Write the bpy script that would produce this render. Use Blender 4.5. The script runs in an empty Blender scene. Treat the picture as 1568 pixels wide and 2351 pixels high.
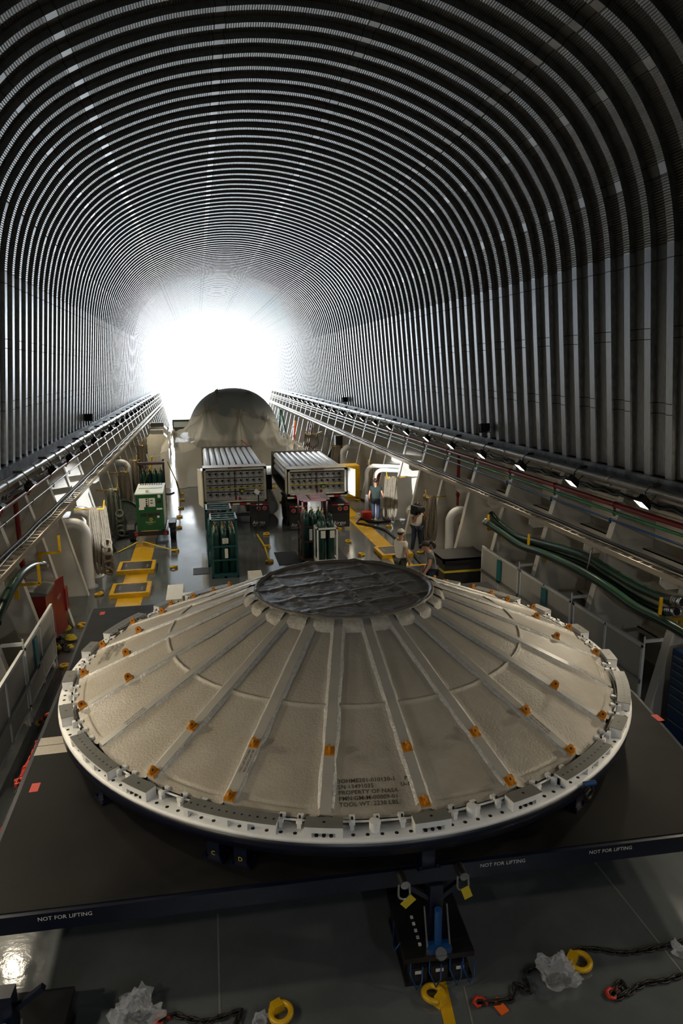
import bpy, math, random
from mathutils import Vector, Matrix, noise
from math import sin, cos, pi, radians

# ------------------------------------------------------------------ camera
FW, FH, FPX = 1568, 2351, 1534.6
CAM = Vector((-2.13, 0.0, 6.3))
_p, _y, _r = 0.2119, 0.2078, -0.0072
_fwd = Vector((sin(_y)*cos(_p), cos(_y)*cos(_p), -sin(_p)))
_rt = Vector((cos(_y), -sin(_y), 0.0)); _up = _rt.cross(_fwd)
_R = cos(_r)*_rt + sin(_r)*_up; _U = -sin(_r)*_rt + cos(_r)*_up
scene = bpy.context.scene
col = scene.collection
cam_d = bpy.data.cameras.new('camera'); cam = bpy.data.objects.new('camera', cam_d)
cam_d.sensor_fit = 'VERTICAL'; cam_d.sensor_height = 36.0; cam_d.sensor_width = 24.0
cam_d.lens = FPX*36.0/FH; cam_d.clip_end = 500
cam.matrix_world = Matrix(((_R.x,_U.x,-_fwd.x,CAM.x),(_R.y,_U.y,-_fwd.y,CAM.y),(_R.z,_U.z,-_fwd.z,CAM.z),(0,0,0,1)))
col.objects.link(cam); scene.camera = cam

# ------------------------------------------------------------------ light
world = bpy.data.worlds.new('World'); scene.world = world; world.use_nodes = True
bg = world.node_tree.nodes['Background']
bg.inputs[0].default_value = (0.86, 0.94, 1.0, 1); bg.inputs[1].default_value = 9.0
pl = bpy.data.lights.new('opening_portal', 'AREA'); pl.shape = 'RECTANGLE'; pl.size = 13.5; pl.size_y = 12.8
try: pl.cycles.is_portal = True
except Exception: pass
po = bpy.data.objects.new('opening_portal', pl); po.location = (0, 80.5, 6.4); po.rotation_euler = (radians(-90), 0, 0)
col.objects.link(po)
scene.view_settings.view_transform = 'Standard'; scene.view_settings.look = 'None'
scene.view_settings.exposure = 0.75; scene.view_settings.gamma = 1.0
scene.view_settings.use_curve_mapping = False
FLOOD_W = 56.0

# ------------------------------------------------------------------ helpers
rnd = random.Random(7)
def ray(px, py):
    return _fwd + (px-FW/2)/FPX*_R - (py-FH/2)/FPX*_U
def at(px, py, z=None, Y=None, X=None):
    """photo pixel -> point on a known horizontal plane, cross plane or wall plane"""
    d = ray(px, py)
    t = (z-CAM.z)/d.z if z is not None else ((Y-CAM.y)/d.y if Y is not None else (X-CAM.x)/d.x)
    return CAM + d*t

class MB:
    def __init__(s): s.v=[]; s.f=[]; s.sm=[]; s.mi=[]; s.cur=0
    def add(s, vs, fs, smooth=False):
        o=len(s.v); s.v += [tuple(v) for v in vs]
        for f in fs: s.f.append(tuple(i+o for i in f)); s.sm.append(smooth); s.mi.append(s.cur)
        return s
    def box(s, x0,x1,y0,y1,z0,z1):
        return s.add([(x0,y0,z0),(x1,y0,z0),(x1,y1,z0),(x0,y1,z0),(x0,y0,z1),(x1,y0,z1),(x1,y1,z1),(x0,y1,z1)],
            [(3,2,1,0),(4,5,6,7),(0,1,5,4),(1,2,6,5),(2,3,7,6),(3,0,4,7)])
    def cbox(s, c, size, M=None):
        sx,sy,sz=[q/2 for q in size]; vs=[Vector((x,y,z)) for z in(-sz,sz) for x,y in((-sx,-sy),(sx,-sy),(sx,sy),(-sx,sy))]
        if M is not None: vs=[M@v for v in vs]
        c=Vector(c)
        return s.add([v+c for v in vs],[(3,2,1,0),(4,5,6,7),(0,1,5,4),(1,2,6,5),(2,3,7,6),(3,0,4,7)])
    def beam(s, a, b, w, h=None, up=(0,0,1)):
        a=Vector(a); b=Vector(b); d=(b-a); L=d.length; d=d/L; h=h or w
        u=Vector(up); x=d.cross(u)
        if x.length<1e-4: x=d.cross(Vector((1,0,0)))
        x.normalize(); z=x.cross(d)
        M=Matrix((x,d,z)).transposed()
        return s.cbox((a+b)/2,(w,L,h),M)
    def cyl(s, a, b, r, n=12, r2=None, cap=True, smooth=True):
        a=Vector(a); b=Vector(b); d=(b-a).normalized(); r2=r if r2 is None else r2
        x=d.cross(Vector((0,0,1)))
        if x.length<1e-3: x=Vector((1,0,0))
        x.normalize(); y=d.cross(x)
        vs=[]
        for i in range(n):
            t=2*pi*i/n; e=cos(t)*x+sin(t)*y; vs.append(a+e*r)
        for i in range(n):
            t=2*pi*i/n; e=cos(t)*x+sin(t)*y; vs.append(b+e*r2)
        o=s.add(vs,[(i,(i+1)%n,n+(i+1)%n,n+i) for i in range(n)],smooth)
        if cap:
            s.add(vs[:n],[tuple(reversed(range(n)))]); s.add(vs[n:],[tuple(range(n))])
        return s
    def tube(s, pts, r, n=8, closed=False, cap=True):
        pts=[Vector(p) for p in pts]; m=len(pts); rr=r if isinstance(r,(list,tuple)) else [r]*m
        vs=[]; px=None
        for i,p in enumerate(pts):
            if closed: d=pts[(i+1)%m]-pts[i-1]
            else: d=pts[min(i+1,m-1)]-pts[max(i-1,0)]
            d=d.normalized() if d.length>1e-9 else Vector((0,1,0))
            if px is None:
                x=d.cross(Vector((0,0,1)))
                if x.length<1e-3: x=d.cross(Vector((1,0,0)))
            else: x=px-d*px.dot(d)
            x.normalize(); px=x; y=d.cross(x)
            for k in range(n): t=2*pi*k/n; vs.append(p+(cos(t)*x+sin(t)*y)*rr[i])
        fs=[]
        for i in range(m if closed else m-1):
            a=i*n; b=((i+1)%m)*n
            for k in range(n): fs.append((a+k,a+(k+1)%n,b+(k+1)%n,b+k))
        s.add(vs,fs,True)
        if cap and not closed: s.add(vs[:n],[tuple(reversed(range(n)))]); s.add(vs[-n:],[tuple(range(n))])
        return s
    def prism(s, poly, axis, a, b):
        n=len(poly)
        def P(u,w,t): return {'x':(t,u,w),'y':(u,t,w),'z':(u,w,t)}[axis]
        vs=[P(u,w,a) for u,w in poly]+[P(u,w,b) for u,w in poly]
        return s.add(vs,[(i,(i+1)%n,n+(i+1)%n,n+i) for i in range(n)]+[tuple(reversed(range(n))),tuple(range(n,2*n))])
    def lathe(s, prof, n=24, c=(0,0,0), a0=0, a1=2*pi, smooth=True):
        full=abs(a1-a0-2*pi)<1e-6; m=len(prof); k=n if full else n+1; vs=[]
        for i in range(k):
            t=a0+(a1-a0)*i/n
            for r,z in prof: vs.append((c[0]+r*cos(t),c[1]+r*sin(t),c[2]+z))
        fs=[]
        for i in range(n):
            for j in range(m-1):
                a=i*m+j; b=((i+1)%k)*m+j; fs.append((a,b,b+1,a+1))
        return s.add(vs,fs,smooth)
    def sphere(s, c, r, n=12, m=8):
        if not isinstance(r,(tuple,list)): r=(r,r,r)
        vs=[]; fs=[]
        for j in range(m+1):
            ph=pi*j/m
            for i in range(n):
                t=2*pi*i/n; vs.append((c[0]+r[0]*sin(ph)*cos(t),c[1]+r[1]*sin(ph)*sin(t),c[2]-r[2]*cos(ph)))
        for j in range(m):
            for i in range(n): fs.append((j*n+i,j*n+(i+1)%n,(j+1)*n+(i+1)%n,(j+1)*n+i))
        return s.add(vs,fs,True)
    def torus(s, c, R, r, n=20, k=8, M=None, a0=0, a1=2*pi):
        c=Vector(c); full=abs(a1-a0-2*pi)<1e-6
        pts=[]
        for i in range(n if full else n+1):
            t=a0+(a1-a0)*i/n; p=Vector((R*cos(t),R*sin(t),0))
            pts.append(c+(M@p if M is not None else p))
        return s.tube(pts,r,k,closed=full)
    def mesh(s, name):
        me=bpy.data.meshes.new(name); me.from_pydata(s.v,[],s.f)
        me.polygons.foreach_set('use_smooth',s.sm)
        if any(s.mi): me.polygons.foreach_set('material_index',s.mi)
        me.update(); return me
    def build(s, name, mat, parent=None, loc=None, rot=None):
        me=s.mesh(name)
        for q in (mat if isinstance(mat,(list,tuple)) else [mat]): me.materials.append(q)
        return obj(name, me, parent, loc, rot)

def obj(name, me, parent=None, loc=None, rot=None):
    o=bpy.data.objects.new(name, me); col.objects.link(o)
    if parent is not None: o.parent=parent
    if loc is not None: o.location=loc
    if rot is not None: o.rotation_euler=rot
    return o
def tag(o, label, cat, group=None, kind=None):
    if label: o['label']=label
    if cat: o['category']=cat
    if group: o['group']=group
    if kind: o['kind']=kind
    return o
def thing(name, label, cat, loc=(0,0,0), rotz=0.0, group=None):
    o=bpy.data.objects.new(name,None); o.empty_display_size=0.1; col.objects.link(o)
    o.location=loc; o.rotation_euler=(0,0,rotz)
    return tag(o,label,cat,group)
def struct(name, parent=None):
    o=bpy.data.objects.new(name,None); o.empty_display_size=0.1; col.objects.link(o); o['kind']='structure'
    return o
def dup(root, loc=None, rotz=None, label=None, scale=None):
    def cp(o,par):
        c=o.copy(); col.objects.link(c); c.parent=par
        for ch in KIDS.get(o.name,[]): cp(ch,c)
        return c
    KIDS={}
    for o in col.objects:
        if o.parent is not None: KIDS.setdefault(o.parent.name,[]).append(o)
    r=cp(root,None)
    if loc is not None: r.location=loc
    if rotz is not None: r.rotation_euler=(0,0,rotz)
    if label: r['label']=label
    if scale: r.scale=(scale,)*3
    return r

_font_cache={}
def text_mesh(s, size, depth=0.0, spacing=1.0, bold=0.0):
    k=(s,size,depth,bold)
    if k in _font_cache: return _font_cache[k]
    cu=bpy.data.curves.new('txt','FONT'); cu.body=s; cu.size=size; cu.extrude=depth; cu.space_character=spacing; cu.offset=bold*size
    cu.resolution_u=2
    o=bpy.data.objects.new('txt',cu); col.objects.link(o)
    dg=bpy.context.evaluated_depsgraph_get(); me=bpy.data.meshes.new_from_object(o.evaluated_get(dg))
    bpy.data.objects.remove(o); bpy.data.curves.remove(cu)
    me.name='lettering'; _font_cache[k]=me; return me
def text(s, size, mat, parent, M, name='lettering', spacing=1.0, bold=0.0):
    me=text_mesh(s,size,0.0,spacing,bold).copy(); me.materials.clear(); me.materials.append(mat)
    o=obj(name,me,parent); o.matrix_local=M; return o
def words(s, size, mat, parent, M, name='lettering', gap=0.32):
    x=0.0
    for w in s.split():
        text(w,size,mat,parent,M@Matrix.Translation((x,0,0)),name)
        x+=max(v.co.x for v in text_mesh(w,size).vertices)+gap*size
def frame(o, x, y):
    x=Vector(x).normalized(); y=Vector(y).normalized(); z=x.cross(y); o=Vector(o)
    return Matrix(((x.x,y.x,z.x,o.x),(x.y,y.y,z.y,o.y),(x.z,y.z,z.z,o.z),(0,0,0,1)))

# ------------------------------------------------------------------ materials
def mat(name, c, rough=0.5, metal=0.0, var=0.0, scale=6.0, bump=0.0, bscale=60.0, stretch=None, c2=None, spec=None, rvar=0.0, coat=0.0, emit=None, alpha=None):
    m=bpy.data.materials.new(name); m.use_nodes=True; nt=m.node_tree; N=nt.nodes; L=nt.links
    b=N['Principled BSDF']; b.inputs['Base Color'].default_value=(*c,1); b.inputs['Roughness'].default_value=rough; b.inputs['Metallic'].default_value=metal
    if spec is not None: b.inputs['Specular IOR Level'].default_value=spec
    if coat: b.inputs['Coat Weight'].default_value=coat; b.inputs['Coat Roughness'].default_value=0.08
    if emit: b.inputs['Emission Color'].default_value=(*emit[0],1); b.inputs['Emission Strength'].default_value=emit[1]
    if var or bump or rvar:
        tc=N.new('ShaderNodeTexCoord'); mp=N.new('ShaderNodeMapping'); L.new(tc.outputs['Object'],mp.inputs[0])
        if stretch: mp.inputs['Scale'].default_value=stretch
    if var or rvar:
        n=N.new('ShaderNodeTexNoise'); n.inputs['Scale'].default_value=scale; n.inputs['Detail'].default_value=5; n.inputs['Roughness'].default_value=0.62
        L.new(mp.outputs[0],n.inputs[0])
        if var:
            r=N.new('ShaderNodeValToRGB'); d=c2 or tuple(q*(1-var) for q in c)
            r.color_ramp.elements[0].position=0.35; r.color_ramp.elements[0].color=(*d,1)
            r.color_ramp.elements[1].position=0.68; r.color_ramp.elements[1].color=(*c,1)
            L.new(n.outputs[0],r.inputs[0]); L.new(r.outputs[0],b.inputs['Base Color'])
        if rvar:
            mr=N.new('ShaderNodeMapRange'); mr.inputs[1].default_value=0.3; mr.inputs[2].default_value=0.7
            mr.inputs[3].default_value=max(0.03,rough-rvar); mr.inputs[4].default_value=rough+rvar
            L.new(n.outputs[0],mr.inputs[0]); L.new(mr.outputs[0],b.inputs['Roughness'])
    if bump:
        n2=N.new('ShaderNodeTexNoise'); n2.inputs['Scale'].default_value=bscale; n2.inputs['Detail'].default_value=3
        L.new(mp.outputs[0],n2.inputs[0]); bp=N.new('ShaderNodeBump'); bp.inputs['Strength'].default_value=bump; bp.inputs['Distance'].default_value=0.02
        L.new(n2.outputs[0],bp.inputs['Height']); L.new(bp.outputs[0],b.inputs['Normal'])
    return m
def film(name, c, opacity, rough=0.15, bump=0.5, bscale=4.0):
    """thin translucent plastic sheet"""
    m=bpy.data.materials.new(name); m.use_nodes=True; nt=m.node_tree; N=nt.nodes; L=nt.links
    b=N['Principled BSDF']; b.inputs['Base Color'].default_value=(*c,1); b.inputs['Roughness'].default_value=rough
    tr=N.new('ShaderNodeBsdfTransparent'); tl=N.new('ShaderNodeBsdfTranslucent'); tl.inputs[0].default_value=(*c,1)
    m1=N.new('ShaderNodeMixShader'); m1.inputs[0].default_value=0.4; L.new(b.outputs[0],m1.inputs[1]); L.new(tl.outputs[0],m1.inputs[2])
    m2=N.new('ShaderNodeMixShader'); m2.inputs[0].default_value=opacity; L.new(tr.outputs[0],m2.inputs[1]); L.new(m1.outputs[0],m2.inputs[2])
    L.new(m2.outputs[0],N['Material Output'].inputs[0])
    tc=N.new('ShaderNodeTexCoord'); n2=N.new('ShaderNodeTexNoise'); n2.inputs['Scale'].default_value=bscale; n2.inputs['Detail'].default_value=4
    L.new(tc.outputs['Object'],n2.inputs[0]); bp=N.new('ShaderNodeBump'); bp.inputs['Strength'].default_value=bump; bp.inputs['Distance'].default_value=0.1
    L.new(n2.outputs[0],bp.inputs['Height']); L.new(bp.outputs[0],b.inputs['Normal'])
    return m

M_GALV=mat('galvanised_steel',(0.36,0.37,0.385),0.42,1.0,0.4,9,0,0,(0.7,6,0.7),rvar=0.08)
M_ARCHT=mat('galvanised_trough_shaded',(0.22,0.225,0.23),0.45,1.0,0.35,9,0,0,(0.7,6,0.7),rvar=0.08)  # same steel as the crest, darkened for the shade in the roof trough
M_CREST=mat('galvanised_crest_lit',(0.50,0.515,0.54),0.40,1.0,0.2,7,0,0,(0.7,5,0.7),rvar=0.06)  # same steel, lightened for the light the crest catches
M_SEAM=mat('seam_gap',(0.015,0.015,0.016),0.8)
M_FLOOR=mat('deck_epoxy',(0.098,0.110,0.115),0.12,0,0.25,1.3,0.05,18,rvar=0.04,spec=1.0)
M_HULL=mat('white_hull_paint',(0.68,0.65,0.585),0.42,0,0.14,1.6,0.03,30)
M_HULL2=mat('white_hull_frame',(0.70,0.67,0.61),0.4,0,0.1,2.0)
M_BEAM=mat('blue_grey_beam',(0.30,0.34,0.40),0.32,0.3,0.45,3.5,0.1,20,c2=(0.10,0.11,0.13))
M_PIPEGREY=mat('grey_pipe',(0.42,0.41,0.39),0.3,0.7,0.2,4)
M_RED=mat('fire_red',(0.22,0.012,0.012),0.35,0,0.2,4)
M_GREENP=mat('green_pipe',(0.03,0.19,0.085),0.35)
M_BLUEP=mat('blue_pipe',(0.006,0.05,0.17),0.35)
M_BLACK=mat('black_rubber',(0.012,0.012,0.013),0.5)
M_BLACKM=mat('black_metal',(0.012,0.012,0.013),0.38,0.2)
M_STEEL=mat('bare_steel',(0.5,0.5,0.5),0.3,1.0)
M_DSTEEL=mat('dark_steel',(0.06,0.055,0.05),0.45,0.8,0.3,30)
M_TRAY=mat('tray_metal',(0.42,0.38,0.32),0.4,0.6)
M_YEL=mat('safety_yellow',(0.62,0.36,0.008),0.35,0,0.25,5)
M_YEL2=mat('yellow_floor_paint',(0.54,0.31,0.010),0.24,0,0.14,1.5,rvar=0.06)
M_WHITE=mat('white_enamel',(0.74,0.74,0.73),0.4,0,0.1,5)
M_GREYP=mat('grey_paint',(0.17,0.17,0.155),0.45,0,0.2,6)
M_FOAM=mat('beige_spray_foam',(0.39,0.36,0.305),0.45,0,0.26,1.7,0.4,34,c2=(0.315,0.28,0.225))
M_RIB=mat('rib_paint',(0.36,0.34,0.30),0.38,0,0.12,3)
M_TAPE=mat('foil_sealant',(0.56,0.55,0.52),0.34,0.15,0.3,25,0.5,45)
M_LID=mat('dark_tarry_cover',(0.155,0.138,0.115),0.48,0,0.3,4,0.35,30)
M_COLLAR=mat('pale_collar_foam',(0.50,0.47,0.40),0.45,0,0.35,9,0.7,26)
M_ORANGE=mat('orange_lug',(0.52,0.20,0.012),0.4,0,0.15,20)
M_INK=mat('stencil_ink',(0.035,0.03,0.025),0.7)
M_INKW=mat('white_lettering',(0.5,0.5,0.5),0.6)
M_NAVY=mat('navy_paint',(0.0025,0.0045,0.015),0.35,0,0.2,5)
M_PLATE=mat('worn_black_plate',(0.013,0.012,0.011),0.6,0,0.6,1.3,0.05,40,c2=(0.004,0.004,0.0045),rvar=0.1,spec=0.15)
M_CHAIN=mat('chain_steel',(0.035,0.03,0.027),0.45,0.6,0.4,30)
M_REDHOOK=mat('red_hook',(0.42,0.028,0.012),0.4)
M_BAG=film('clear_plastic_bag',(0.72,0.75,0.80),0.30,0.08,0.6,9)
M_ROPE=mat('manila_rope',(0.215,0.18,0.13),0.75,0,0.35,14,0.5,120)
M_ROPE2=mat('grey_green_rope',(0.17,0.18,0.145),0.75,0,0.35,14,0.5,120)
M_HOSE=mat('green_hose',(0.008,0.027,0.015),0.28,0,0.2,6)
M_MESH=mat('barrier_sheet',(0.44,0.42,0.38),0.5,0,0.1,3)
M_TEAL=mat('teal_panel',(0.02,0.16,0.17),0.3)
M_TEALC=mat('teal_frame',(0.014,0.075,0.078),0.4,0,0.2,6)
M_CYL=mat('green_cylinder',(0.009,0.05,0.042),0.32,0,0.15,6)
M_BRASS=mat('brass_valve',(0.55,0.38,0.14),0.3,1.0)
M_CREAM=mat('cream_paint',(0.60,0.57,0.47),0.42,0,0.15,3)
M_TUBE=mat('polished_tube',(0.96,0.97,0.98),0.36,0.6,0.04,2)
M_GENG=mat('generator_green',(0.004,0.075,0.022),0.35)
M_GENW=mat('pale_roof',(0.60,0.66,0.62),0.35)
M_BOARDK=mat('black_board',(0.03,0.03,0.032),0.3,0,0.3,8)
M_BROWN=mat('rust_brown_frame',(0.06,0.025,0.022),0.5,0,0.3,8)
M_PAPER=mat('label_paper',(0.66,0.64,0.58),0.6)
M_REFR=mat('red_reflector',(0.35,0.01,0.01),0.3)
M_LENS=mat('flood_lens',(0.9,0.9,0.85),0.3,emit=((1.0,0.86,0.6),14.0))
M_STRAP=mat('yellow_strap',(0.55,0.42,0.02),0.6,0,0.2,12)
M_ORG=mat('bright_orange',(0.70,0.12,0.015),0.5)
M_SKIN=mat('skin',(0.36,0.18,0.11),0.5)
M_HAIR=mat('dark_hair',(0.018,0.011,0.008),0.5)
M_JEAN=mat('dark_denim',(0.022,0.032,0.065),0.75,0,0.4,20)
M_TGREEN=mat('dark_green_tshirt',(0.010,0.022,0.018),0.8)
M_TWHITE=mat('off_white_tshirt',(0.58,0.54,0.48),0.8,0,0.1,12)
M_TGREY=mat('grey_tshirt',(0.12,0.12,0.115),0.8,0,0.2,14)
M_SHOE=mat('black_shoe',(0.012,0.012,0.012),0.5)
M_CAP=mat('grey_cap',(0.40,0.39,0.36),0.8)
M_OLIVE=mat('olive_drab',(0.05,0.065,0.045),0.5)
M_DRAPE=film('hazy_plastic_sheet',(0.82,0.79,0.70),0.62,0.14,0.15,3.0)
M_DOME=film('grey_translucent_cover',(0.60,0.63,0.63),1.0,0.5,0.3,2.0)
M_BLUE=mat('tool_cabinet_blue',(0.010,0.045,0.14),0.4,0,0.1,4)
M_QUAY=mat('pale_concrete_quay',(0.5,0.5,0.48),0.8,0,0.1,2)
M_BRUSH=mat('brushed_steel',(0.45,0.45,0.46),0.42,0.9,0.3,8)
# ================================================================== SETTING
Y_END=80.0; PITCH=0.6235; RIB0=10.95
YB=-7.0
# floor
fl=MB(); fl.box(-7.4,7.4,YB-0.2,Y_END,-0.12,0.0)
o=fl.build('floor',M_FLOOR); o['kind']='structure'
q=MB(); q.box(-60,60,Y_END+0.02,Y_END+110,-0.6,-0.15); o=q.build('ground',M_QUAY); o['kind']='structure'

# --- arch profile, measured: (x,z) right half from the wall seam to the crown
HALF=[(6.09,8.4),(6.06,8.62),(5.97,9.05),(5.83,9.52),(5.64,9.95),(5.38,10.36),(5.07,10.76),(4.66,11.15),(4.2,11.47),(3.6,11.78),(2.95,12.05),(2.2,12.29),(1.35,12.47),(0.5,12.57)]
ctrl=[Vector((x,0,z)) for x,z in HALF]+[Vector((-x,0,z)) for x,z in reversed(HALF)]
def catmull(pts, per=24):
    out=[]
    for i in range(len(pts)-1):
        p0=pts[max(i-1,0)];p1=pts[i];p2=pts[i+1];p3=pts[min(i+2,len(pts)-1)]
        for k in range(per):
            t=k/per
            out.append(0.5*((2*p1)+(-p0+p2)*t+(2*p0-5*p1+4*p2-p3)*t*t+(-p0+3*p1-3*p2+p3)*t**3))
    out.append(pts[-1]); return out
dense=catmull(ctrl)
S=[0.0]
for i in range(1,len(dense)): S.append(S[-1]+(dense[i]-dense[i-1]).length)
ARC=S[-1]
def arc_pt(s):
    s=min(max(s,0),ARC); lo=0; hi=len(S)-1
    while hi-lo>1:
        mid=(lo+hi)//2
        if S[mid]<=s: lo=mid
        else: hi=mid
    t=(s-S[lo])/max(S[hi]-S[lo],1e-9); p=dense[lo].lerp(dense[hi],t); d=(dense[hi]-dense[lo]).normalized()
    return p, Vector((d.z,0,-d.x))          # point, outward normal (away from the room)
def s_at_x(x):
    return min(range(len(dense)), key=lambda i: abs(dense[i].x-x))
def arc_mesh(splices, crimp=0.046, amp=0.0045):
    """one roof pan: proud flat crest + recessed trough, crimped across its length, plain at the splices"""
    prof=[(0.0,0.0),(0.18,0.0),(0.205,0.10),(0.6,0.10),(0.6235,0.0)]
    rows=[]; s=0.0
    zones=sorted((S[s_at_x(x)]-0.11,S[s_at_x(x)]+0.11) for x in splices)
    s=0.03; rows.append((0.0,0.0,0)); k=0
    while s<ARC-0.03:
        z=next((z for z in zones if z[0]<=s<=z[1]),None)
        if z:
            rows+= [(z[0]+0.0,0,0),(z[0]+0.014,0,1),(z[1]-0.014,0,0),(z[1],0,1)]; s=z[1]+0.02; continue
        rows.append((s, amp if k%2 else -amp,0)); k+=1; s+=crimp/2
    rows.append((ARC,0,0))
    vs=[];fs=[];mi=[];m=len(prof)
    for (s,d,w) in rows:
        p,n=arc_pt(s)
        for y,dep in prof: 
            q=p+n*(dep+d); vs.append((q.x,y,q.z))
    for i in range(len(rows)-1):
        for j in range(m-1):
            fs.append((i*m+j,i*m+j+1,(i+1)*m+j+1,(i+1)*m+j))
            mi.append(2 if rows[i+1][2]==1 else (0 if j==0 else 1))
    me=bpy.data.meshes.new('arch_panel'); me.from_pydata(vs,[],fs); me.polygons.foreach_set('material_index',mi)
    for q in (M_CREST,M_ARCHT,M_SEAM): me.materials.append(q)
    me.update(); return me
def arc_mesh_plain():
    return arc_mesh([1.4,-1.4,4.0,-4.0],crimp=0.6,amp=0.0)
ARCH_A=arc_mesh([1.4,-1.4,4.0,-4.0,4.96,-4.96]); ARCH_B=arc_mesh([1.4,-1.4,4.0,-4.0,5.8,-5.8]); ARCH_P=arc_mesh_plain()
def wall_mesh(side, seams):
    prof=[(0.0,0.0),(0.18,0.0),(0.205,0.10),(0.6,0.10),(0.6235,0.0)]
    A=Vector((6.5,0,4.2)); B=Vector((6.09,0,8.4)); d=(B-A).normalized(); n=Vector((d.z,0,-d.x))
    zs=[(4.2,0)]
    for a in sorted(seams): zs+=[(a,0),(a+0.014,1)]
    zs.append((8.4,0)); vs=[];fs=[];mi=[];m=len(prof)
    for z,w in zs:
        p=A+d*((z-4.2)/d.z)
        for y,dep in prof: q=p+n*dep; vs.append((side*q.x,y,q.z))
    for i in range(len(zs)-1):
        for j in range(m-1):
            f=(i*m+j,i*m+j+1,(i+1)*m+j+1,(i+1)*m+j); fs.append(f if side>0 else f[::-1])
            mi.append(2 if zs[i+1][1] else (0 if j==0 else 1))
    me=bpy.data.meshes.new('wall_panel'); me.from_pydata(vs,[],fs); me.polygons.foreach_set('material_index',mi)
    for q in (M_CREST,M_GALV,M_SEAM): me.materials.append(q)
    me.update(); return me
ceiling=struct('ceiling'); wall_right=struct('wall_right'); wall_left=struct('wall_left')
WR=[wall_mesh(1,[6.78,6.98,8.16]),wall_mesh(1,[5.40,5.60,8.16])]; WL=[wall_mesh(-1,[6.78,6.98,8.16]),wall_mesh(-1,[5.40,5.60,8.16])]
k0=-9; k1=int((Y_END-RIB0)/PITCH)
for k in range(k0,k1):
    y=RIB0-0.1+k*PITCH
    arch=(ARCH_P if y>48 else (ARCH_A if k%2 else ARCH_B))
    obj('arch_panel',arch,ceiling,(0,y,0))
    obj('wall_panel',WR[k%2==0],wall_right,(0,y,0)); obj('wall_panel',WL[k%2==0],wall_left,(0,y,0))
# plain roof and end wall of the barge behind the camera
yb=RIB0-0.1+k0*PITCH
mb=MB(); pr=[(6.6,4.2),(6.2,8.4)]+[(v.x*1.01,v.z+0.06) for v in dense[::12]]+[(-6.2,8.4),(-6.6,4.2)]
mb.add([(x,YB,z) for x,z in pr]+[(x,yb,z) for x,z in pr],[(i,i+1,len(pr)+i+1,len(pr)+i) for i in range(len(pr)-1)],False)
mb.build('roof_end_bay',M_GALV,ceiling)
mb=MB(); mb.box(-7.4,7.4,YB-0.1,YB,0,13.2); o=mb.build('wall_back',M_HULL2); o['kind']='structure'
# added shell outside the pans, blocks daylight leaking through the laps
mb=MB(); pr=[(7.28,4.14),(6.95,4.14),(6.72,4.4),(6.34,8.3)]+[(v.x+0.2*arc_pt(S[i])[1].x,v.z+0.2*arc_pt(S[i])[1].z) for i,v in list(enumerate(dense))[6:-6:12]]+[(-6.34,8.3),(-6.72,4.4),(-6.95,4.14),(-7.28,4.14)]
mb.add([(x,YB,z) for x,z in pr]+[(x,Y_END,z) for x,z in pr],[(i,i+1,len(pr)+i+1,len(pr)+i) for i in range(len(pr)-1)],False)
mb.build('light_block_shell',M_GREYP,ceiling)
# --- hull sides
FR0=12.09; FRS=2.405
for side,W in((1,wall_right),(-1,wall_left)):
    X=lambda a,b:(min(side*a,side*b),max(side*a,side*b))
    m=MB(); m.box(*X(7.2,7.3),YB,Y_END,0,4.25); m.build('hull_plate',M_HULL,W)
    m=MB(); m.box(*X(6.38,6.62),YB,Y_END,3.93,4.2); m.box(*X(6.2,6.4),YB,Y_END,3.88,3.95); m.box(*X(6.5,7.25),YB,Y_END,4.1,4.2); m.build('base_beam',M_BEAM,W)
    for z,dp in((0.75,0.22),(1.55,0.22),(2.5,0.26),(3.45,0.22)):
        m=MB(); m.box(*X(7.2-dp,7.2),YB,Y_END,z,z+0.025); m.box(*X(7.2-dp,7.2-dp+0.02),YB,Y_END,z-0.09,z+0.025); m.build('stiffener',M_HULL,W)
    m=MB()
    # web plate and face flange of one frame
    poly=[(5.47,0.0),(6.02,2.4),(6.44,3.95),(7.2,3.95),(7.2,0.0)]
    m.prism([(side*x,z) for x,z in poly],'y',-0.012,0.012)
    a=[(5.45,0.0),(6.0,2.4),(6.42,3.95)]
    for i in range(2):
        (x0,z0),(x1,z1)=a[i],a[i+1]
        m.prism([(side*x0,z0),(side*x1,z1),(side*(x1+0.02),z1),(side*(x0+0.02),z0)],'y',-0.09,0.09)
    me=m.mesh('web_frame'); me.materials.append(M_HULL2)
    for k in range(-4,29):
        if FR0+FRS*k>YB: obj('web_frame',me,W,(0,FR0+FRS*k,0))
# --- painted floor lanes
def lane(x0,x1,y0,y1,name='floor_stripe'):
    m=MB(); m.box(x0,x1,y0,y1,0.0,0.004); return m
fp=struct('trim_1')
lane(-4.62,-3.94,17.0,27.0).build('floor_stripe',M_YEL2,fp); lane(3.9,4.5,17.2,29.5).build('floor_stripe',M_YEL2,fp)
a=at(968,2060,z=0.0); b=at(1022,2351,z=0.0)
m=MB(); m.prism([(a.x-0.06,a.y),(b.x-0.06,b.y-0.3),(b.x+0.06,b.y-0.3),(a.x+0.06,a.y)],'z',0.0,0.004); m.build('floor_line',M_YEL2,fp)
for p0,p1 in (((500,2099),(505,2351)),((1350,1960),(1568,2235)),((1065,2265),(1085,2351))):
    a=at(*p0,z=0.0); b=at(*p1,z=0.0); m=MB(); m.beam((a.x,a.y,0.002),(b.x,b.y,0.002),0.02,0.004); m.build('deck_seam',M_GREYP,fp)

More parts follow.
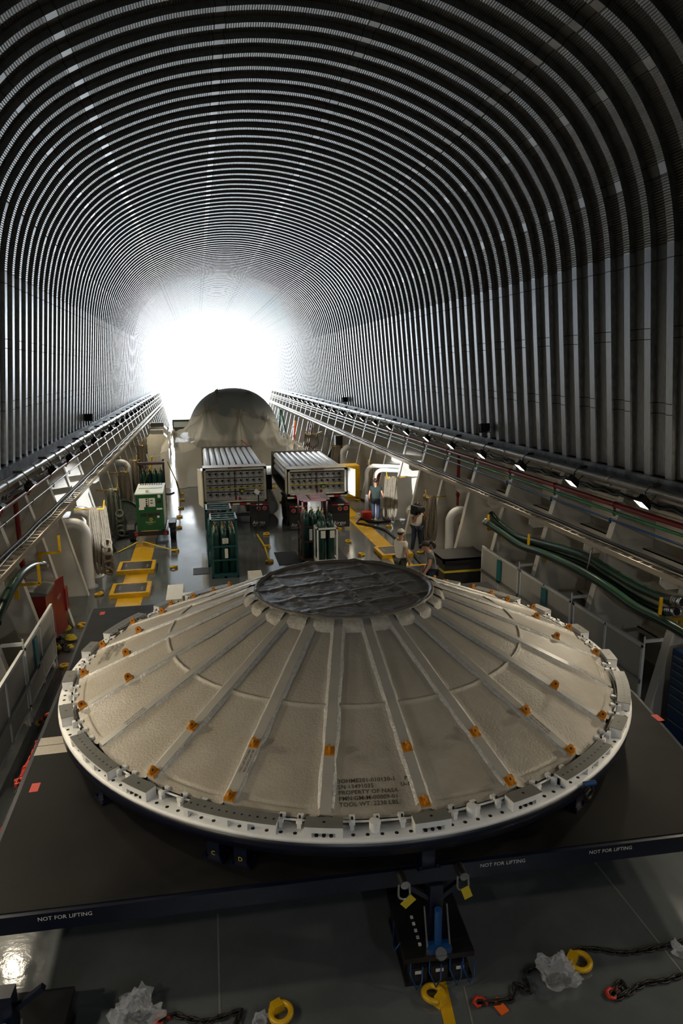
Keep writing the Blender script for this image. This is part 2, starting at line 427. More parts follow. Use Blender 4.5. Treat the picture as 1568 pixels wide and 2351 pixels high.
# ================================================================== SERVICES ALONG THE WALLS
YA=-6.0
def run(name,label,cat,side,x,z,r,mt,clamp=0.0,y0=YA,y1=78,n=12):
    t=thing(name,label,cat,(side*x,y0,z))
    m=MB(); m.cyl((0,0,0),(0,y1-y0,0),r,n); m.build('pipe',mt,t)
    if clamp:
        m=MB(); m.torus((0,0,0),r+0.004,0.012,14,6,Matrix.Rotation(pi/2,3,'X')); m.box(-0.02,0.02,-0.02,0.02,-r-0.05,-r)
        me=m.mesh('clamp'); me.materials.append(mt)
        for k in range(-3,18):
            y=FR0+FRS*k-y0
            if 0<y<y1-y0: obj('clamp',me,t,(0,y,0))
    return t
for side,sd in((1,'wall with the green hoses'),(-1,'wall with the generator trailer')):
    run('conduit_pipe','long thick grey pipe under the beam of the '+sd,'pipe',side,6.06,4.03,0.085,M_PIPEGREY,0.02)
    t=thing('cable_bundle','black cable bundle hanging under the grey pipe on the '+sd,'cable',(side*6.06,YA,3.80))
    pts=[(0.03*sin(i*1.9),0.3*i,0.03*sin(i*2.7)-0.03) for i in range(200)]; m=MB(); m.tube(pts,0.032,6); m.tube([(p[0]+0.05,p[1]+0.1,p[2]+0.02) for p in pts],0.02,5); m.build('cable',M_BLACK,t)
    tr=run('fire_main','dark red fire main pipe along the '+sd,'pipe',side,6.2,3.5,0.055,M_RED,0.02)
run('green_air_line','thin green pipe below the red one beside the hoses','pipe',1,6.2,3.34,0.032,M_GREENP,0.02)
run('blue_water_line','thin blue pipe lowest of the pipes above the hoses','pipe',1,6.12,3.19,0.022,M_BLUEP,0.02)
run('thin_grey_line','thin grey pipe below the red pipe on the generator side','pipe',-1,6.12,3.24,0.022,M_PIPEGREY,0.02)
def drop(side,y,z0,label,x=6.35):
    m=MB(); m.tube([(side*6.2,y-0.25,3.5),(side*6.22,y-0.08,3.5),(side*(x-0.03),y,3.46),(side*x,y,3.35),(side*x,y,z0+0.35)],0.055,12); m.cyl((side*x,y,z0+0.4),(side*x,y,z0+0.25),0.075,12,0.04); m.cyl((side*x,y,z0+0.25),(side*x,y,z0),0.04,10)
    o=m.build('hydrant_riser',M_RED); tag(o,label,'pipe')
drop(1,at(1052,1100,X=6.35).y,1.7,'dark red riser pipe dropping beside the white vent pipe'); drop(-1,at(36,1160,X=-6.35).y,1.5,'dark red riser pipe beside the red hose cabinet')
# cable trays
for side,sd in((1,'above the green hoses'),(-1,'above the hanging ropes and generator')):
    t=thing('cable_tray','ladder cable tray with black cables running '+sd,'cable tray',(0,0,2.72))
    for x in(5.66,6.02):
        m=MB(); m.box(side*x-0.015,side*x+0.015,YA,78,-0.05,0.05); m.build('rail',M_TRAY,t)
    m=MB(); m.box(-0.17,0.17,-0.035,0.035,-0.015,0.015); me=m.mesh('rung'); me.materials.append(M_TRAY)
    for k in range(150): obj('rung',me,t,(side*5.84,6.0+0.31*k,-0.02))
    m=MB(); m.tube([(side*5.98,YA+0.5*i,0.055+0.008*sin(i)) for i in range(166)],0.035,8); m.build('cable',M_BLACK,t)
    m=MB(); m.tube([(side*(5.90+0.02*sin(i*1.3)),YA+0.5*i,0.02) for i in range(166)],0.018,6); m.build('cable',M_PIPEGREY,t)
    m=MB(); m.prism([(side*5.62,0.0),(side*6.1,0.0),(side*6.1,-0.22),(side*5.75,-0.22),(side*5.62,-0.12)],'y',-0.008,0.008); me=m.mesh('bracket'); me.materials.append(M_HULL2)
    for k in range(-3,25): obj('bracket',me,t,(0,FR0+FRS*k+0.1,-0.05))
# floodlights
def flood(side,label):
    t=thing('floodlight',label,'floodlight',(0,0,0),0,'floodlights clamped along the '+('hose' if side>0 else 'generator')+' side wall')
    s=-side
    M=Matrix.Rotation(s*radians(48),3,'Y')       # lens direction: inward and down
    if side<0: pass
    m=MB(); vs=[]
    # tapered housing along local +X(s)
    def fr(x,hy,hz): return [M@Vector((s*x,-hy,-hz)),M@Vector((s*x,hy,-hz)),M@Vector((s*x,hy,hz)),M@Vector((s*x,-hy,hz))]
    vs=fr(-0.07,0.07,0.06)+fr(0.02,0.12,0.11)+fr(0.09,0.135,0.12)
    m.add(vs,[(0,1,2,3),(0,1,5,4),(1,2,6,5),(2,3,7,6),(3,0,4,7),(4,5,9,8),(5,6,10,9),(6,7,11,10),(7,4,8,11)])
    for v in(-0.06,-0.02,0.02,0.06):
        m.cbox(M@Vector((s*-0.03,v,0.09)),(0.1,0.008,0.05),M)
    m.build('housing',M_BLACKM,t)
    m=MB(); m.add(fr(0.085,0.115,0.10),[(0,1,2,3) if s<0 else (3,2,1,0)]); m.build('lens',M_LENS,t)
    m=MB(); m.tube([(0,0.15,0),(side*0.1,0.15,0.1),(side*0.13,0.15,0.13)],0.012,6); m.tube([(0,-0.15,0),(side*0.1,-0.15,0.1),(side*0.13,-0.15,0.13)],0.012,6); m.box(-0.02,0.02,-0.16,0.16,-0.012,0.012); m.build('yoke',M_BLACKM,t)
    m=MB(); m.box(side*0.2-0.09,side*0.2+0.09,-0.05,0.05,0.26,0.32); m.tube([(side*0.12,0,0.29),(side*0.02,0.03,0.17),(side*0.0,0.0,0.1)],0.012,6); m.build('junction_box',M_BLACKM,t)
    return t
for side in(1,-1):
    ys=[10.68+2.42*k for k in range(21)] if side>0 else [15.5+2.42*k for k in range(19)]
    extra=[8.26,5.8,3.4] if side>0 else [13.0,10.6,8.2,5.8,3.4]
    lab='black floodlight over the '+('green hose' if side>0 else 'generator')+' side, clamped to the grey pipe'
    root=flood(side,lab)
    ld=bpy.data.lights.new('flood_beam','SPOT'); ld.energy=FLOOD_W*(1.0 if side>0 else 1.0); ld.spot_size=radians(118); ld.spot_blend=0.7; ld.color=(1.0,0.87,0.66); ld.shadow_soft_size=0.09
    for i,y in enumerate(extra+ys):
        t=root if i==0 else dup(root)
        t.location=(side*5.83,y,3.86)
        lo=bpy.data.objects.new('flood_beam',ld); col.objects.link(lo); lo.parent=t
        lo.location=(-side*0.10,0,-0.11)
        d=Vector((-side*cos(radians(48)),0,-sin(radians(48)))); lo.rotation_euler=d.to_track_quat('-Z','Y').to_euler()

# larger lamps on the wall beams; the lit ones are added
def beam_lamp(x,y,z,tgt,label,W,spread=10):
    t=thing('work_lamp',label,'lamp',(x,y,z)); d=(Vector(tgt)-Vector((x,y,z))).normalized(); Q=d.to_track_quat('Y','Z').to_matrix()
    m=MB(); m.cbox(Q@Vector((0,0.0,0.22)),(0.3,0.16,0.24),Q); m.cbox(Q@Vector((0,-0.1,0.22)),(0.2,0.06,0.16),Q); m.build('housing',M_BLACKM,t)
    m=MB(); m.cyl((0,0,-0.10),(0,0,0.10),0.025,8); m.tube([(-0.18,0,0.22),(-0.18,0,0.08),(0.18,0,0.08),(0.18,0,0.22)],0.014,6); m.build('bracket',M_BLACKM,t)
    m=MB(); m.cbox(Q@Vector((0,0.083,0.22)),(0.26,0.004,0.2),Q); m.build('lens',M_WHITE if W==0 else M_LENS,t)
    if W:
        l=bpy.data.lights.new('added_lamp_beam','SPOT'); l.energy=W; l.spot_size=radians(spread); l.spot_blend=0.35; l.color=(0.93,0.97,1.0); l.shadow_soft_size=0.12
        o=bpy.data.objects.new('added_lamp_beam',l); col.objects.link(o); o.parent=t; o.location=Q@Vector((0,0.14,0.22)); o.rotation_euler=d.to_track_quat('-Z','Y').to_euler()
q=at(1113,1004,X=6.3)
beam_lamp(6.3,q.y,4.30,(5.0,30,1.5),'black floodlamp on the beam above the riser pipe on the hose side',0)
beam_lamp(6.3,8.6,4.30,(-5.9,22.6,1.6),'added unseen floodlamp on the beam above the blue tool cabinet',16000)  # lamp added out of view to brighten the opposite hull frames
beam_lamp(-6.3,13.0,4.30,(5.85,26.5,1.2),'added unseen floodlamp on the beam nearest the ropes, generator side',16000)  # added out of view, brightens one frame across the deck
q=at(205,985,X=-6.3); beam_lamp(-6.3,q.y,4.30,(-5.0,36,1.5),'black floodlamp on the beam above the cylinder racks, generator side',0)
q=at(793,935,X=6.3); beam_lamp(6.3,q.y,4.30,(5.0,45,1.5),'small black floodlamp farther along the beam on the hose side',0)
for s_ in(-1,1): beam_lamp(s_*3.2,-6.7,7.2,(0.4*s_,7.0,1.5),'added unseen floodlamp on the end bulkhead, '+('hose' if s_>0 else 'generator')+' side',300,44)  # pair added behind the camera as front fill on the cover
# ================================================================== CONICAL COVER
CC=Vector((-0.07,9.64,1.776)); R_IN,R_OUT=1.40,3.95; Z_IN,Z_OUT=1.16,0.10
def zc(r): return Z_OUT+(Z_IN-Z_OUT)*(R_OUT-r)/(R_OUT-R_IN)
cone=thing('conical_cover','huge beige ribbed conical cover with white bolted rim and dark lid','cover',CC)
def hole_disc(m,c,r,n=8): m.add([(c[0]+r*cos(2*pi*i/n),c[1]+r*sin(2*pi*i/n),c[2]) for i in range(n)],[tuple(range(n))])
m=MB(); m.lathe([(3.88,0.02),(3.88,0.06),(4.17,0.045),(4.19,0.03),(4.19,0.0),(3.88,0.0)],144); m.build('rim_ring',M_WHITE,cone)
m=MB()
for k in range(180):
    a=radians(2*k+1); c=(4.115*cos(a),4.115*sin(a)); m.cyl((c[0],c[1],0.045),(c[0],c[1],0.0495),0.021,8)
o=m.build('bolt_hole_row',M_BLACKM,cone); o['kind']='stuff'  # flat dark discs painted in for the shaded bolt holes
# panels : one mesh, turned 24 times; three seam variants
def panel_mesh(seam,low,seed):
    m=MB(); NU=10; vs=[];fs=[]
    RR=sorted(set([round(R_IN+(R_OUT-R_IN)*j/30,4) for j in range(31)]+[2.66+0.012*q for q in range(-4,5)]+[3.83+0.012*q for q in range(-4,5)])); NV=len(RR)-1
    half=radians(7.5); rng=random.Random(seed)
    for j in range(NV+1):
        r=RR[j]
        for i in range(NU+1):
            u=i/NU*2-1; gap=0.055/r
            a=u*(half-gap); z=zc(r)
            z+=0.035*max(0,(abs(u)-0.8)/0.2)**2
            if seam: z+=0.026*math.exp(-((r-2.66)/0.02)**2)*(1 if abs(u)<0.97 else 0)
            if low and abs(u)<0.8: z-=0.016*math.exp(-((r-3.83-0.01*u)/0.016)**2)
            z+=0.006*noise.noise(Vector((r*3+seed*5,u*2,seed)))
            vs.append((r*cos(a),r*sin(a),z))
    for j in range(NV):
        for i in range(NU): fs.append((j*(NU+1)+i,(j+1)*(NU+1)+i,(j+1)*(NU+1)+i+1,j*(NU+1)+i+1))
    m.add(vs,fs,True); me=m.mesh('panel'); me.materials.append(M_FOAM); return me
PAN=[panel_mesh(True,True,1),panel_mesh(True,True,2),panel_mesh(True,False,3)]
for k in range(24): obj('panel',PAN[(k*7)%3],cone,rot=(0,0,radians(7.5+15*k)))
# ribs
m=MB(); n=12
def ribx(r): return Vector((r,0,zc(r)))
def rib_section(r0,r1,hw,top,base=-0.02):
    a=ribx(r0);b=ribx(r1)
    return [(a.x,-hw,a.z+base),(a.x,hw,a.z+base),(b.x,hw,b.z+base),(b.x,-hw,b.z+base),(a.x,-hw,a.z+top),(a.x,hw,a.z+top),(b.x,hw,b.z+top),(b.x,-hw,b.z+top)]
BOX=[(3,2,1,0),(4,5,6,7),(0,1,5,4),(1,2,6,5),(2,3,7,6),(3,0,4,7)]
m.add(rib_section(1.33,3.93,0.056,0.05),BOX); RIBM=m.mesh('rib'); RIBM.materials.append(M_RIB)
def tape_mesh(side,seed):
    m=MB(); vs=[];fs=[]; NV=90
    for j in range(NV+1):
        r=1.45+(3.88-1.45)*j/NV; z=zc(r); w=0.016+0.016*noise.noise(Vector((r*4,seed,0)))
        t=0.010*noise.noise(Vector((r*9,seed,3)))
        vs+= [(r,side*0.057,z+0.047+t*0.3),(r,side*(0.062+w*0.35),z+0.04+t),(r,side*(0.071+w*0.6),z+0.028+t*0.6),(r,side*(0.084+w*0.9),z+0.012)]
    for j in range(NV):
        for i in range(3):
            f=(j*4+i,(j+1)*4+i,(j+1)*4+i+1,j*4+i+1); fs.append(f[::-1] if side<0 else f)
    m.add(vs,fs,True); me=m.mesh('sealant_strip'); me.materials.append(M_TAPE); return me
TAPE=[(tape_mesh(1,1.3),tape_mesh(-1,4.2)),(tape_mesh(1,7.7),tape_mesh(-1,9.4))]
# orange pad-eye
m=MB(); m.box(-0.055,0.055,-0.055,0.055,0,0.012)
seg=[(0.045*cos(t),0.05+0.045*sin(t)) for t in [pi*i/10 for i in range(11)]]
prof=[(0.05,0.0)]+seg+[(-0.05,0.0)]
hole=[(0.016*cos(2*pi*i/10),0.05+0.016*sin(2*pi*i/10)) for i in range(10)]
m.prism(prof,'y',-0.011,0.011); 
for sx in(-0.04,0.04):
    for sy in(-0.04,0.04): m.cyl((sx,sy,0.012),(sx,sy,0.02),0.008,6)
m.cur=1
for sy in(-0.0115,0.0115): m.add([(x,sy,z) for x,z in hole],[tuple(range(10)) if sy<0 else tuple(reversed(range(10)))])
LUG=m.mesh('lifting_lug'); LUG.materials.append(M_ORANGE); LUG.materials.append(M_BLACK)
SL=-math.atan2(Z_IN-Z_OUT,R_OUT-R_IN)
NOLOW={-105,-150,-30}
for k in range(24):
    deg=15*k-180; a=radians(deg); rz=(0,0,a)
    rb=obj('rib',RIBM,cone,rot=rz)
    obj('sealant_strip',TAPE[k%2][0],cone,rot=rz); obj('sealant_strip',TAPE[k%2][1],cone,rot=rz)
    for r,low in((3.27,0),(3.88,1)):
        if low and deg in NOLOW: continue
        if not low and deg in(-150,-30): continue
        o=obj('lifting_lug',LUG,cone); p=Vector((r*cos(a),r*sin(a),zc(r)+0.05)); o.matrix_local=Matrix.Translation(p)@Matrix.Rotation(a,4,'Z')@Matrix.Rotation(-SL,4,'Y')
# rim blocks
def arc_block(m,r0,r1,a0,a1,z0,z1,n=6):
    vs=[];
    for i in range(n+1):
        a=a0+(a1-a0)*i/n
        for r,z in((r0,z0),(r1,z0),(r1,z1),(r0,z1)): vs.append((r*cos(a),r*sin(a),z))
    fs=[]
    for i in range(n):
        for j in range(4): fs.append((i*4+j,i*4+(j+1)%4,(i+1)*4+(j+1)%4,(i+1)*4+j))
    fs+=[(3,2,1,0),(n*4,n*4+1,n*4+2,n*4+3)]
    m.add(vs,fs)
h=radians(2.6)
m=MB(); arc_block(m,4.02,4.165,-h,-h*0.62,0.05,0.165,2); arc_block(m,4.02,4.165,h*0.62,h,0.05,0.165,2); arc_block(m,4.02,4.165,-h*0.62,h*0.62,0.1,0.165,4); arc_block(m,4.02,4.09,-h*0.62,h*0.62,0.05,0.1,4)
m.cur=1; arc_block(m,4.015,4.17,-h*1.01,h*1.01,0.165,0.172,6); m.cur=2
hole_disc(m,(4.09,0,0.1725),0.016)
for da in(-1,0,1): m.cyl((4.135*cos(radians(da)),4.135*sin(radians(da)),0.045),(4.135*cos(radians(da)),4.135*sin(radians(da)),0.06),0.02,8)
BS=m.mesh('short_block'); [BS.materials.append(q) for q in(M_WHITE,M_GREYP,M_BLACKM)]
h=radians(7.0); m=MB()
arc_block(m,4.05,4.09,-h,h,0.05,0.13,14)
for f0,f1 in((-1,-0.9),(-0.18,0.0),(0.3,0.42),(0.93,1)): arc_block(m,4.05,4.16,h*f0,h*f1,0.05,0.13,2)
arc_block(m,4.0,4.165,-h,h,0.13,0.155,14)
m.cur=1; arc_block(m,3.998,4.167,-h,h,0.155,0.163,14); m.cur=2
for i in range(12):
    a=-h+h*2*(i+0.5)/12; hole_disc(m,(4.085*cos(a),4.085*sin(a),0.1635),0.013)
BL=m.mesh('long_block'); [BL.materials.append(q) for q in(M_WHITE,M_GREYP,M_BLACKM)]
for k in range(24):
    deg=15*k-180; lng=(deg in(-150,-120,-60,-30,30,60,120,150))
    obj('long_block' if lng else 'short_block', BL if lng else BS, cone, rot=(0,0,radians(deg+(1.5 if lng and deg<-90 else 0))))
# toggle clamps and hoop
m=MB(); m.box(4.0,4.055,-0.02,0.02,0.05,0.105); m.box(3.94,4.055,-0.017,0.017,0.105,0.132); m.box(3.925,3.96,-0.03,0.03,0.09,0.137); m.box(4.015,4.05,-0.03,0.03,0.10,0.14); m.cur=1; m.cyl((4.0,0,0.13),(4.0,0,0.16),0.012,8)
CL=m.mesh('clamp'); [CL.materials.append(q) for q in(M_WHITE,M_BLACKM)]
for k in range(24):
    for d in((3.9,7.5,11.1) if (15*k-180) not in (-120,-60,-150,-30) else (8.7,11.4)):
        obj('clamp',CL,cone,rot=(0,0,radians(15*k-180+d)))
m=MB(); m.torus((0,0,0.10),3.985,0.012,160,6); m.build('hoop',M_WHITE,cone)
for px_,py_ in((860,1886),(1083,1851)):
    p=at(px_,py_,z=CC.z+0.14)-CC; m=MB(); m.cyl((p.x,p.y,0.04),(p.x,p.y,0.15),0.055,20); m.build('cap',M_WHITE,cone)
# collar chunks between the rib heads + lid
for k in range(24):
    a=radians(15*k+7.5); m=MB(); NU,NV=8,5; vs=[];fs=[]
    for j in range(NV+1):
        for i in range(NU+1):
            u=i/NU*2-1; b=a+u*radians(5.4); r=1.36+0.19*j/NV; z=Z_IN+0.10*(1-(j/NV)**2)-0.02+0.018*noise.noise(Vector((b*6,j*0.8,k)))
            if j==NV: z=zc(r)-0.01; r+=0.02*noise.noise(Vector((b*9,k,1)))
            vs.append((r*cos(b),r*sin(b),z))
    for j in range(NV):
        for i in range(NU): fs.append((j*(NU+1)+i,(j+1)*(NU+1)+i,(j+1)*(NU+1)+i+1,j*(NU+1)+i+1))
    m.add(vs,fs,True); m.build('collar_block',M_COLLAR,cone)
def lid_z(x,y):
    c,s=cos(radians(-12)),sin(radians(-12)); u=x*c-y*s; v=x*s+y*c
    z=1.235+0.010*noise.noise(Vector((x*2.2,y*2.2,0)))+0.006*noise.noise(Vector((x*6,y*6,4)))+0.005*noise.noise(Vector((x*14,y*14,8)))
    for q in(-0.86,-0.05,0.72): z+=0.020*math.exp(-((u-q-0.02*noise.noise(Vector((v*3,q,0))))/0.055)**2)
    for q in(-0.8,-0.25,0.3,0.85): z+=0.010*math.exp(-((v-q-0.03*noise.noise(Vector((u*3,q,5))))/0.032)**2)
    return z
m=MB(); NR,NA=70,180; vs=[(0,0,lid_z(0,0))];fs=[]
for j in range(1,NR+1):
    r=1.40*j/NR
    for i in range(NA):
        t=2*pi*i/NA; x,y=r*cos(t),r*sin(t); z=lid_z(x,y)
        if r>1.3: z+=0.035*math.exp(-((r-1.35)/0.025)**2)
        if j==NR: z-=0.12
        vs.append((x,y,z))
for i in range(NA): fs.append((0,1+i,1+(i+1)%NA))
for j in range(NR-1):
    for i in range(NA): fs.append((1+j*NA+i,1+(j+1)*NA+i,1+(j+1)*NA+(i+1)%NA,1+j*NA+(i+1)%NA))
m.add(vs,fs,True); m.build('lid',M_LID,cone)
# stencilled lettering on a panel, and on two ribs
def cone_frame(px_,py_,r_guess,flip=False):
    """origin on the cone surface under the photo pixel, axes along / down the slope"""
    z=CC.z+zc(r_guess)
    for _ in range(6):
        p=at(px_,py_,z=z)-CC; r=math.hypot(p.x,p.y); z=CC.z+zc(r)
    return p
def stencil(lines,p_ang,r_top,size,lead,du):
    a=radians(p_ang); rad=Vector((cos(a),sin(a),0)); tan=Vector((-sin(a),cos(a),0)); dn=Vector((rad.x,rad.y,(zc(2)-zc(1)))).normalized(); up=-dn
    nrm=tan.cross(up)
    for i,(dx,s) in enumerate(lines):
        if not s: continue
        r=r_top+lead*i
        org=rad*r+Vector((0,0,zc(r)+0.012))+tan*(du+dx)+nrm*0.004
        text(s,size,M_INK,cone,frame(org,tan,up),'lettering',1.04,0.012)
L5=[(0,'3OHME201-010130-1'),(0,'SN 13491035'),(0,'PROPERTY OF NASA'),(0,'PMN:GM-M-00009-01'),(0,'TOOL WT. 2230 LBS.')]
stencil(L5,-97.5,3.585,0.066,0.0615,-0.365); stencil([(0,'P3'),(-0.05,'U-1')],-97.5,3.585,0.066,0.0615,0.345)
stencil(L5,172.5,3.5,0.066,0.0615,-0.40); stencil(L5,7.5,3.55,0.066,0.0615,-0.40)
for deg,flip in((-120,1),(-60,0),(-150,1),(-30,0)):
    a=radians(deg); rad=Vector((cos(a),sin(a),0)); dn=Vector((rad.x,rad.y,zc(2)-zc(1))).normalized(); tan=Vector((-sin(a),cos(a),0))
    for i,s in enumerate(('801 LIFT POINT FOR','VERTICAL LIFT ONLY')):
        r=3.345; off=(0.012 if i==0 else -0.034)
        org=rad*r+Vector((0,0,zc(r)+0.0535))+tan*off
        text(s,0.033,M_INK,cone,frame(org,dn,tan),'lettering',0.95,0.01)
# drain loop under the lid edge
# ================================================================== SUPPORT STAND AND PALLET
ZP=1.3
stand=thing('support_stand','dark navy ring stand with bolted legs carrying the conical cover','stand',(CC.x,CC.y,ZP+0.003))
h=CC.z-ZP
m=MB(); m.lathe([(3.95,h-0.16),(4.17,h-0.16),(4.17,h-0.004),(3.95,h-0.004),(3.95,h-0.16)],120); m.build('ring_beam',M_NAVY,stand)
for deg,letter in((-122,'C'),(-117.6,'D'),(-148,''),(-60,''),(-33,''),(-90,''),(150,''),(30,''),(180,''),(60,''),(120,'')):
    a=radians(deg); c=Vector((3.98*cos(a),3.98*sin(a),0)); M3=Matrix.Rotation(a+pi/2,3,'Z')
    lg=MB(); lg.cbox(c+Vector((0,0,(h-0.16)/2)),(0.14,0.12,h-0.16),M3); lo=lg.build('leg',M_NAVY,stand)
    b=MB(); b.cbox(c+Vector((0,0,0.012)),(0.24,0.20,0.024),M3)
    for sx in(-0.09,0.09):
        for sy in(-0.075,0.075):
            q=c+M3@Vector((sx,sy,0)); b.cyl((q.x,q.y,0.024),(q.x,q.y,0.05),0.015,6)
    b.build('foot_plate',M_NAVY,lo)
    if letter:
        tan=Vector((-sin(a),cos(a),0)); org=c+Vector((cos(a),sin(a),0))*0.064+Vector((0,0,0.05))-tan*0.025
        text(letter,0.07,M_STRAP,lo,frame(org,tan,(0,0,1)),'letter')
# shackle on the rim leg
a=radians(-63); c=Vector((4.2*cos(a),4.2*sin(a),h-0.05)); t=thing('bow_shackle','dark bow shackle with blue pin hung on the cover rim','shackle',CC+Vector((4.26*cos(a),4.26*sin(a),0.02)))
m=MB(); m.torus((0,0,-0.10),0.055,0.022,16,8,Matrix.Rotation(pi/2,3,'X')@Matrix.Rotation(radians(28),3,'Y')); m.tube([(-0.045,0,-0.07),(-0.03,0,0.02)],0.02,8); m.tube([(0.045,0,-0.07),(0.03,0,0.02)],0.02,8); m.build('bow',M_DSTEEL,t)
m=MB(); m.cyl((-0.07,0,0.03),(0.07,0,0.03),0.028,12); m.build('pin',M_BLUEP,t)
PX=[(-4.46,5.93),(3.6,5.47),(4.06,7.4),(4.3,8.5),(4.40,14.15),(-4.54,14.38)]
pal=thing('transport_pallet','black steel transport pallet with navy edge beams under the conical cover','pallet',(0,0,1.05))
m=MB(); m.prism(PX,'z',0.22,0.25); m.build('deck_plate',M_PLATE,pal)
for i in range(len(PX)):
    a=Vector((*PX[i],0.11)); b=Vector((*PX[(i+1)%len(PX)],0.11)); d=(b-a).normalized(); nn=Vector((d.y,-d.x,0))
    m=MB(); m.beam(a-nn*0.04,b-nn*0.04,0.09,0.20); m.beam(a+Vector((0,0,0.115)),b+Vector((0,0,0.115)),0.10,0.03); m.build('edge_beam',M_NAVY,pal)
    if i==0:
        for tt,s in((0.075,'NOT FOR LIFTING'),(0.615,'NOT FOR LIFTING'),(0.765,'NOT FOR LIFTING')):
            org=a.lerp(b,tt)+nn*0.055+Vector((0,0,0.055)); words(s,0.06,M_INKW,pal,frame(org,d,(0,0,1)))
for p,c_ in(((80,1808),M_REDHOOK),((1510,1648),M_REDHOOK),((235,1408),M_REDHOOK)):
    q=at(*p,z=ZP); m=MB(); m.box(q.x-0.05,q.x+0.05,q.y-0.09,q.y+0.09,0.25,0.2515); m.build('paint_mark',c_,pal)
a=at(100,1722,z=ZP); b=at(150,1697,z=ZP); m=MB(); m.box(-4.5,-3.95,a.y-0.12,a.y+0.32,0.25,0.2515); m.build('tape_patch',M_FOAM,pal)
for yy in(8.9,):
    m=MB(); m.beam((-4.5,yy,0.251),(4.3,yy,0.251),0.012,0.003); m.build('plate_seam',M_SEAM,pal)
# jack stands that carry the pallet
def jack(loc,label):
    t=thing('jack_stand',label,'jack',loc,radians(-4))
    m=MB(); m.box(-0.36,0.36,-0.42,0.42,0.0,0.05); m.box(-0.34,0.34,-0.30,0.40,0.05,0.24); m.box(-0.37,0.37,-0.44,0.44,0.30,0.36); m.box(-0.33,0.33,-0.38,0.40,0.24,0.30); m.build('base_cart',M_BLACKM,t)
    for x in(-0.22,0.0,0.22):
        m=MB(); m.box(x-0.09,x+0.09,-0.43,-0.30,0.055,0.22); bx=m.build('battery_box',M_BLACK,t)
        m=MB(); m.box(x-0.04,x+0.045,-0.432,-0.43,0.15,0.19); m.build('label',M_PAPER,bx)
    m=MB(); m.box(-0.07,0.07,-0.27,-0.13,0.36,1.05); m.box(-0.11,0.11,-0.31,-0.09,0.36,0.40); m.build('column',M_NAVY,t)
    for x in(-0.12,0.12):
        m=MB(); m.cyl((x,-0.40,0.36),(x,-0.23,0.78),0.012,8); m.cyl((x,-0.40,0.36),(x,-0.40,0.42),0.02,8); m.build('stay_rod',M_STEEL,t)
    m=MB(); m.cyl((0,-0.35,0.43),(0,-0.33,0.82),0.04,14); m.build('hydraulic_cylinder',M_BLUEP,t)
    m=MB(); m.box(-0.12,0.12,-0.43,-0.32,0.36,0.43); m.build('pump_body',M_BLUEP,t)
    m=MB(); m.cyl((0,-0.45,0.38),(0,-0.48,0.42),0.06,16); m.box(-0.06,0.06,-0.50,-0.47,0.39,0.41); m.build('gauge',M_STEEL,t)
    for x in(-0.3,-0.1,0.12,0.26):
        m=MB(); m.tube([(x,-0.40,0.30),(x-0.02,-0.47,0.2),(x+0.04,-0.52,0.06),(x+0.1,-0.48,0.1),(x+0.12,-0.43,0.24)],0.008,6); m.build('hose',M_BLUEP,t)
    m=MB(); m.tube([(-0.36,-0.2,0.34),(-0.44,-0.25,0.28),(-0.42,-0.1,0.2),(-0.37,0.1,0.3)],0.008,6); m.build('hose',M_BLUEP,t)
    for s in(-1,1):
        m=MB(); m.beam((s*0.07,-0.2,0.86),(s*0.32,-0.2,1.05),0.05,0.05); m.build('brace',M_NAVY,t)
    for i in range(5):
        m=MB(); m.box(-0.19,-0.16,-0.30+0.09*i,-0.27+0.09*i,0.36,0.375); m.build('scale_mark',M_INKW,t)
    return t
jack((0.06,5.90,0.0),'black jack cart with blue hydraulic ram under the middle of the pallet beam')
_jq=at(172,2262,z=0.36)
jack((_jq.x-0.40,_jq.y-0.42,0.0),'black jack cart at the corner of the pallet beside the bright floor patch')
for px_,py_ in((924,2030),(1058,2010)):
    q=at(px_,py_,Y=5.52)
    t=thing('lifting_shackle','steel lifting shackle with yellow tag on the pallet front beam, '+('on the chain side' if px_>1000 else 'by the yellow line'),'shackle',(q.x,5.53,q.z))
    m=MB(); m.cyl((0,0.06,0.06),(0,-0.10,0.06),0.045,14); m.build('swivel',M_STEEL,t)
    m=MB(); m.tube([(-0.055,-0.06,0.05),(-0.06,-0.07,-0.06)]+[(0.06*cos(t_),-0.07,-0.07-0.05*sin(t_)) for t_ in [pi-pi*i/8 for i in range(9)]]+[(0.06,-0.07,-0.06),(0.055,-0.06,0.05)],0.012,8); m.build('bow',M_STEEL,t)
    m=MB(); m.cbox((0.04,-0.08,-0.15),(0.09,0.004,0.14),Matrix.Rotation(radians(50 if px_<1000 else -20),3,'Y')); m.build('tag',M_STRAP,t)
# ================================================================== SMALL DECK FITTINGS
# D-ring: tilted ring in a welded saddle
def dring():
    t=thing('tie_down_ring','x','tie-down ring',(0,0,0))
    m=MB(); m.torus((0,0.0,0.045),0.10,0.03,22,10,Matrix.Rotation(radians(8),3,'X'),radians(-150),radians(150)) ; m.build('ring',M_YEL,t)
    m=MB(); m.prism([(-0.075,0.0),(0.075,0.0),(0.05,0.085),(-0.05,0.085)],'x',-0.13,-0.04); m.build('saddle',M_YEL,t)
    return t
dr=dring(); first=True
def place_ring(px_,py_,label,rz=None,grp='yellow tie-down rings on the deck'):
    global first
    q=at(px_,py_,z=0.03); q.z=0.0
    t=dr if first else dup(dr); first=False
    t.location=q; t.rotation_euler=(0,0,rnd.uniform(0,6.28) if rz is None else rz); t['label']=label; t['group']=grp
place_ring(995,2284,'yellow tie-down ring in front of the jack cart under the pallet',2.2)
place_ring(1332,2210,'yellow tie-down ring between the two plastic-bagged chains',-0.9)
place_ring(645,2328,'yellow tie-down ring with a small plastic bag beside it',-1.2)
GEN='small yellow tie-down ring set in the open deck'
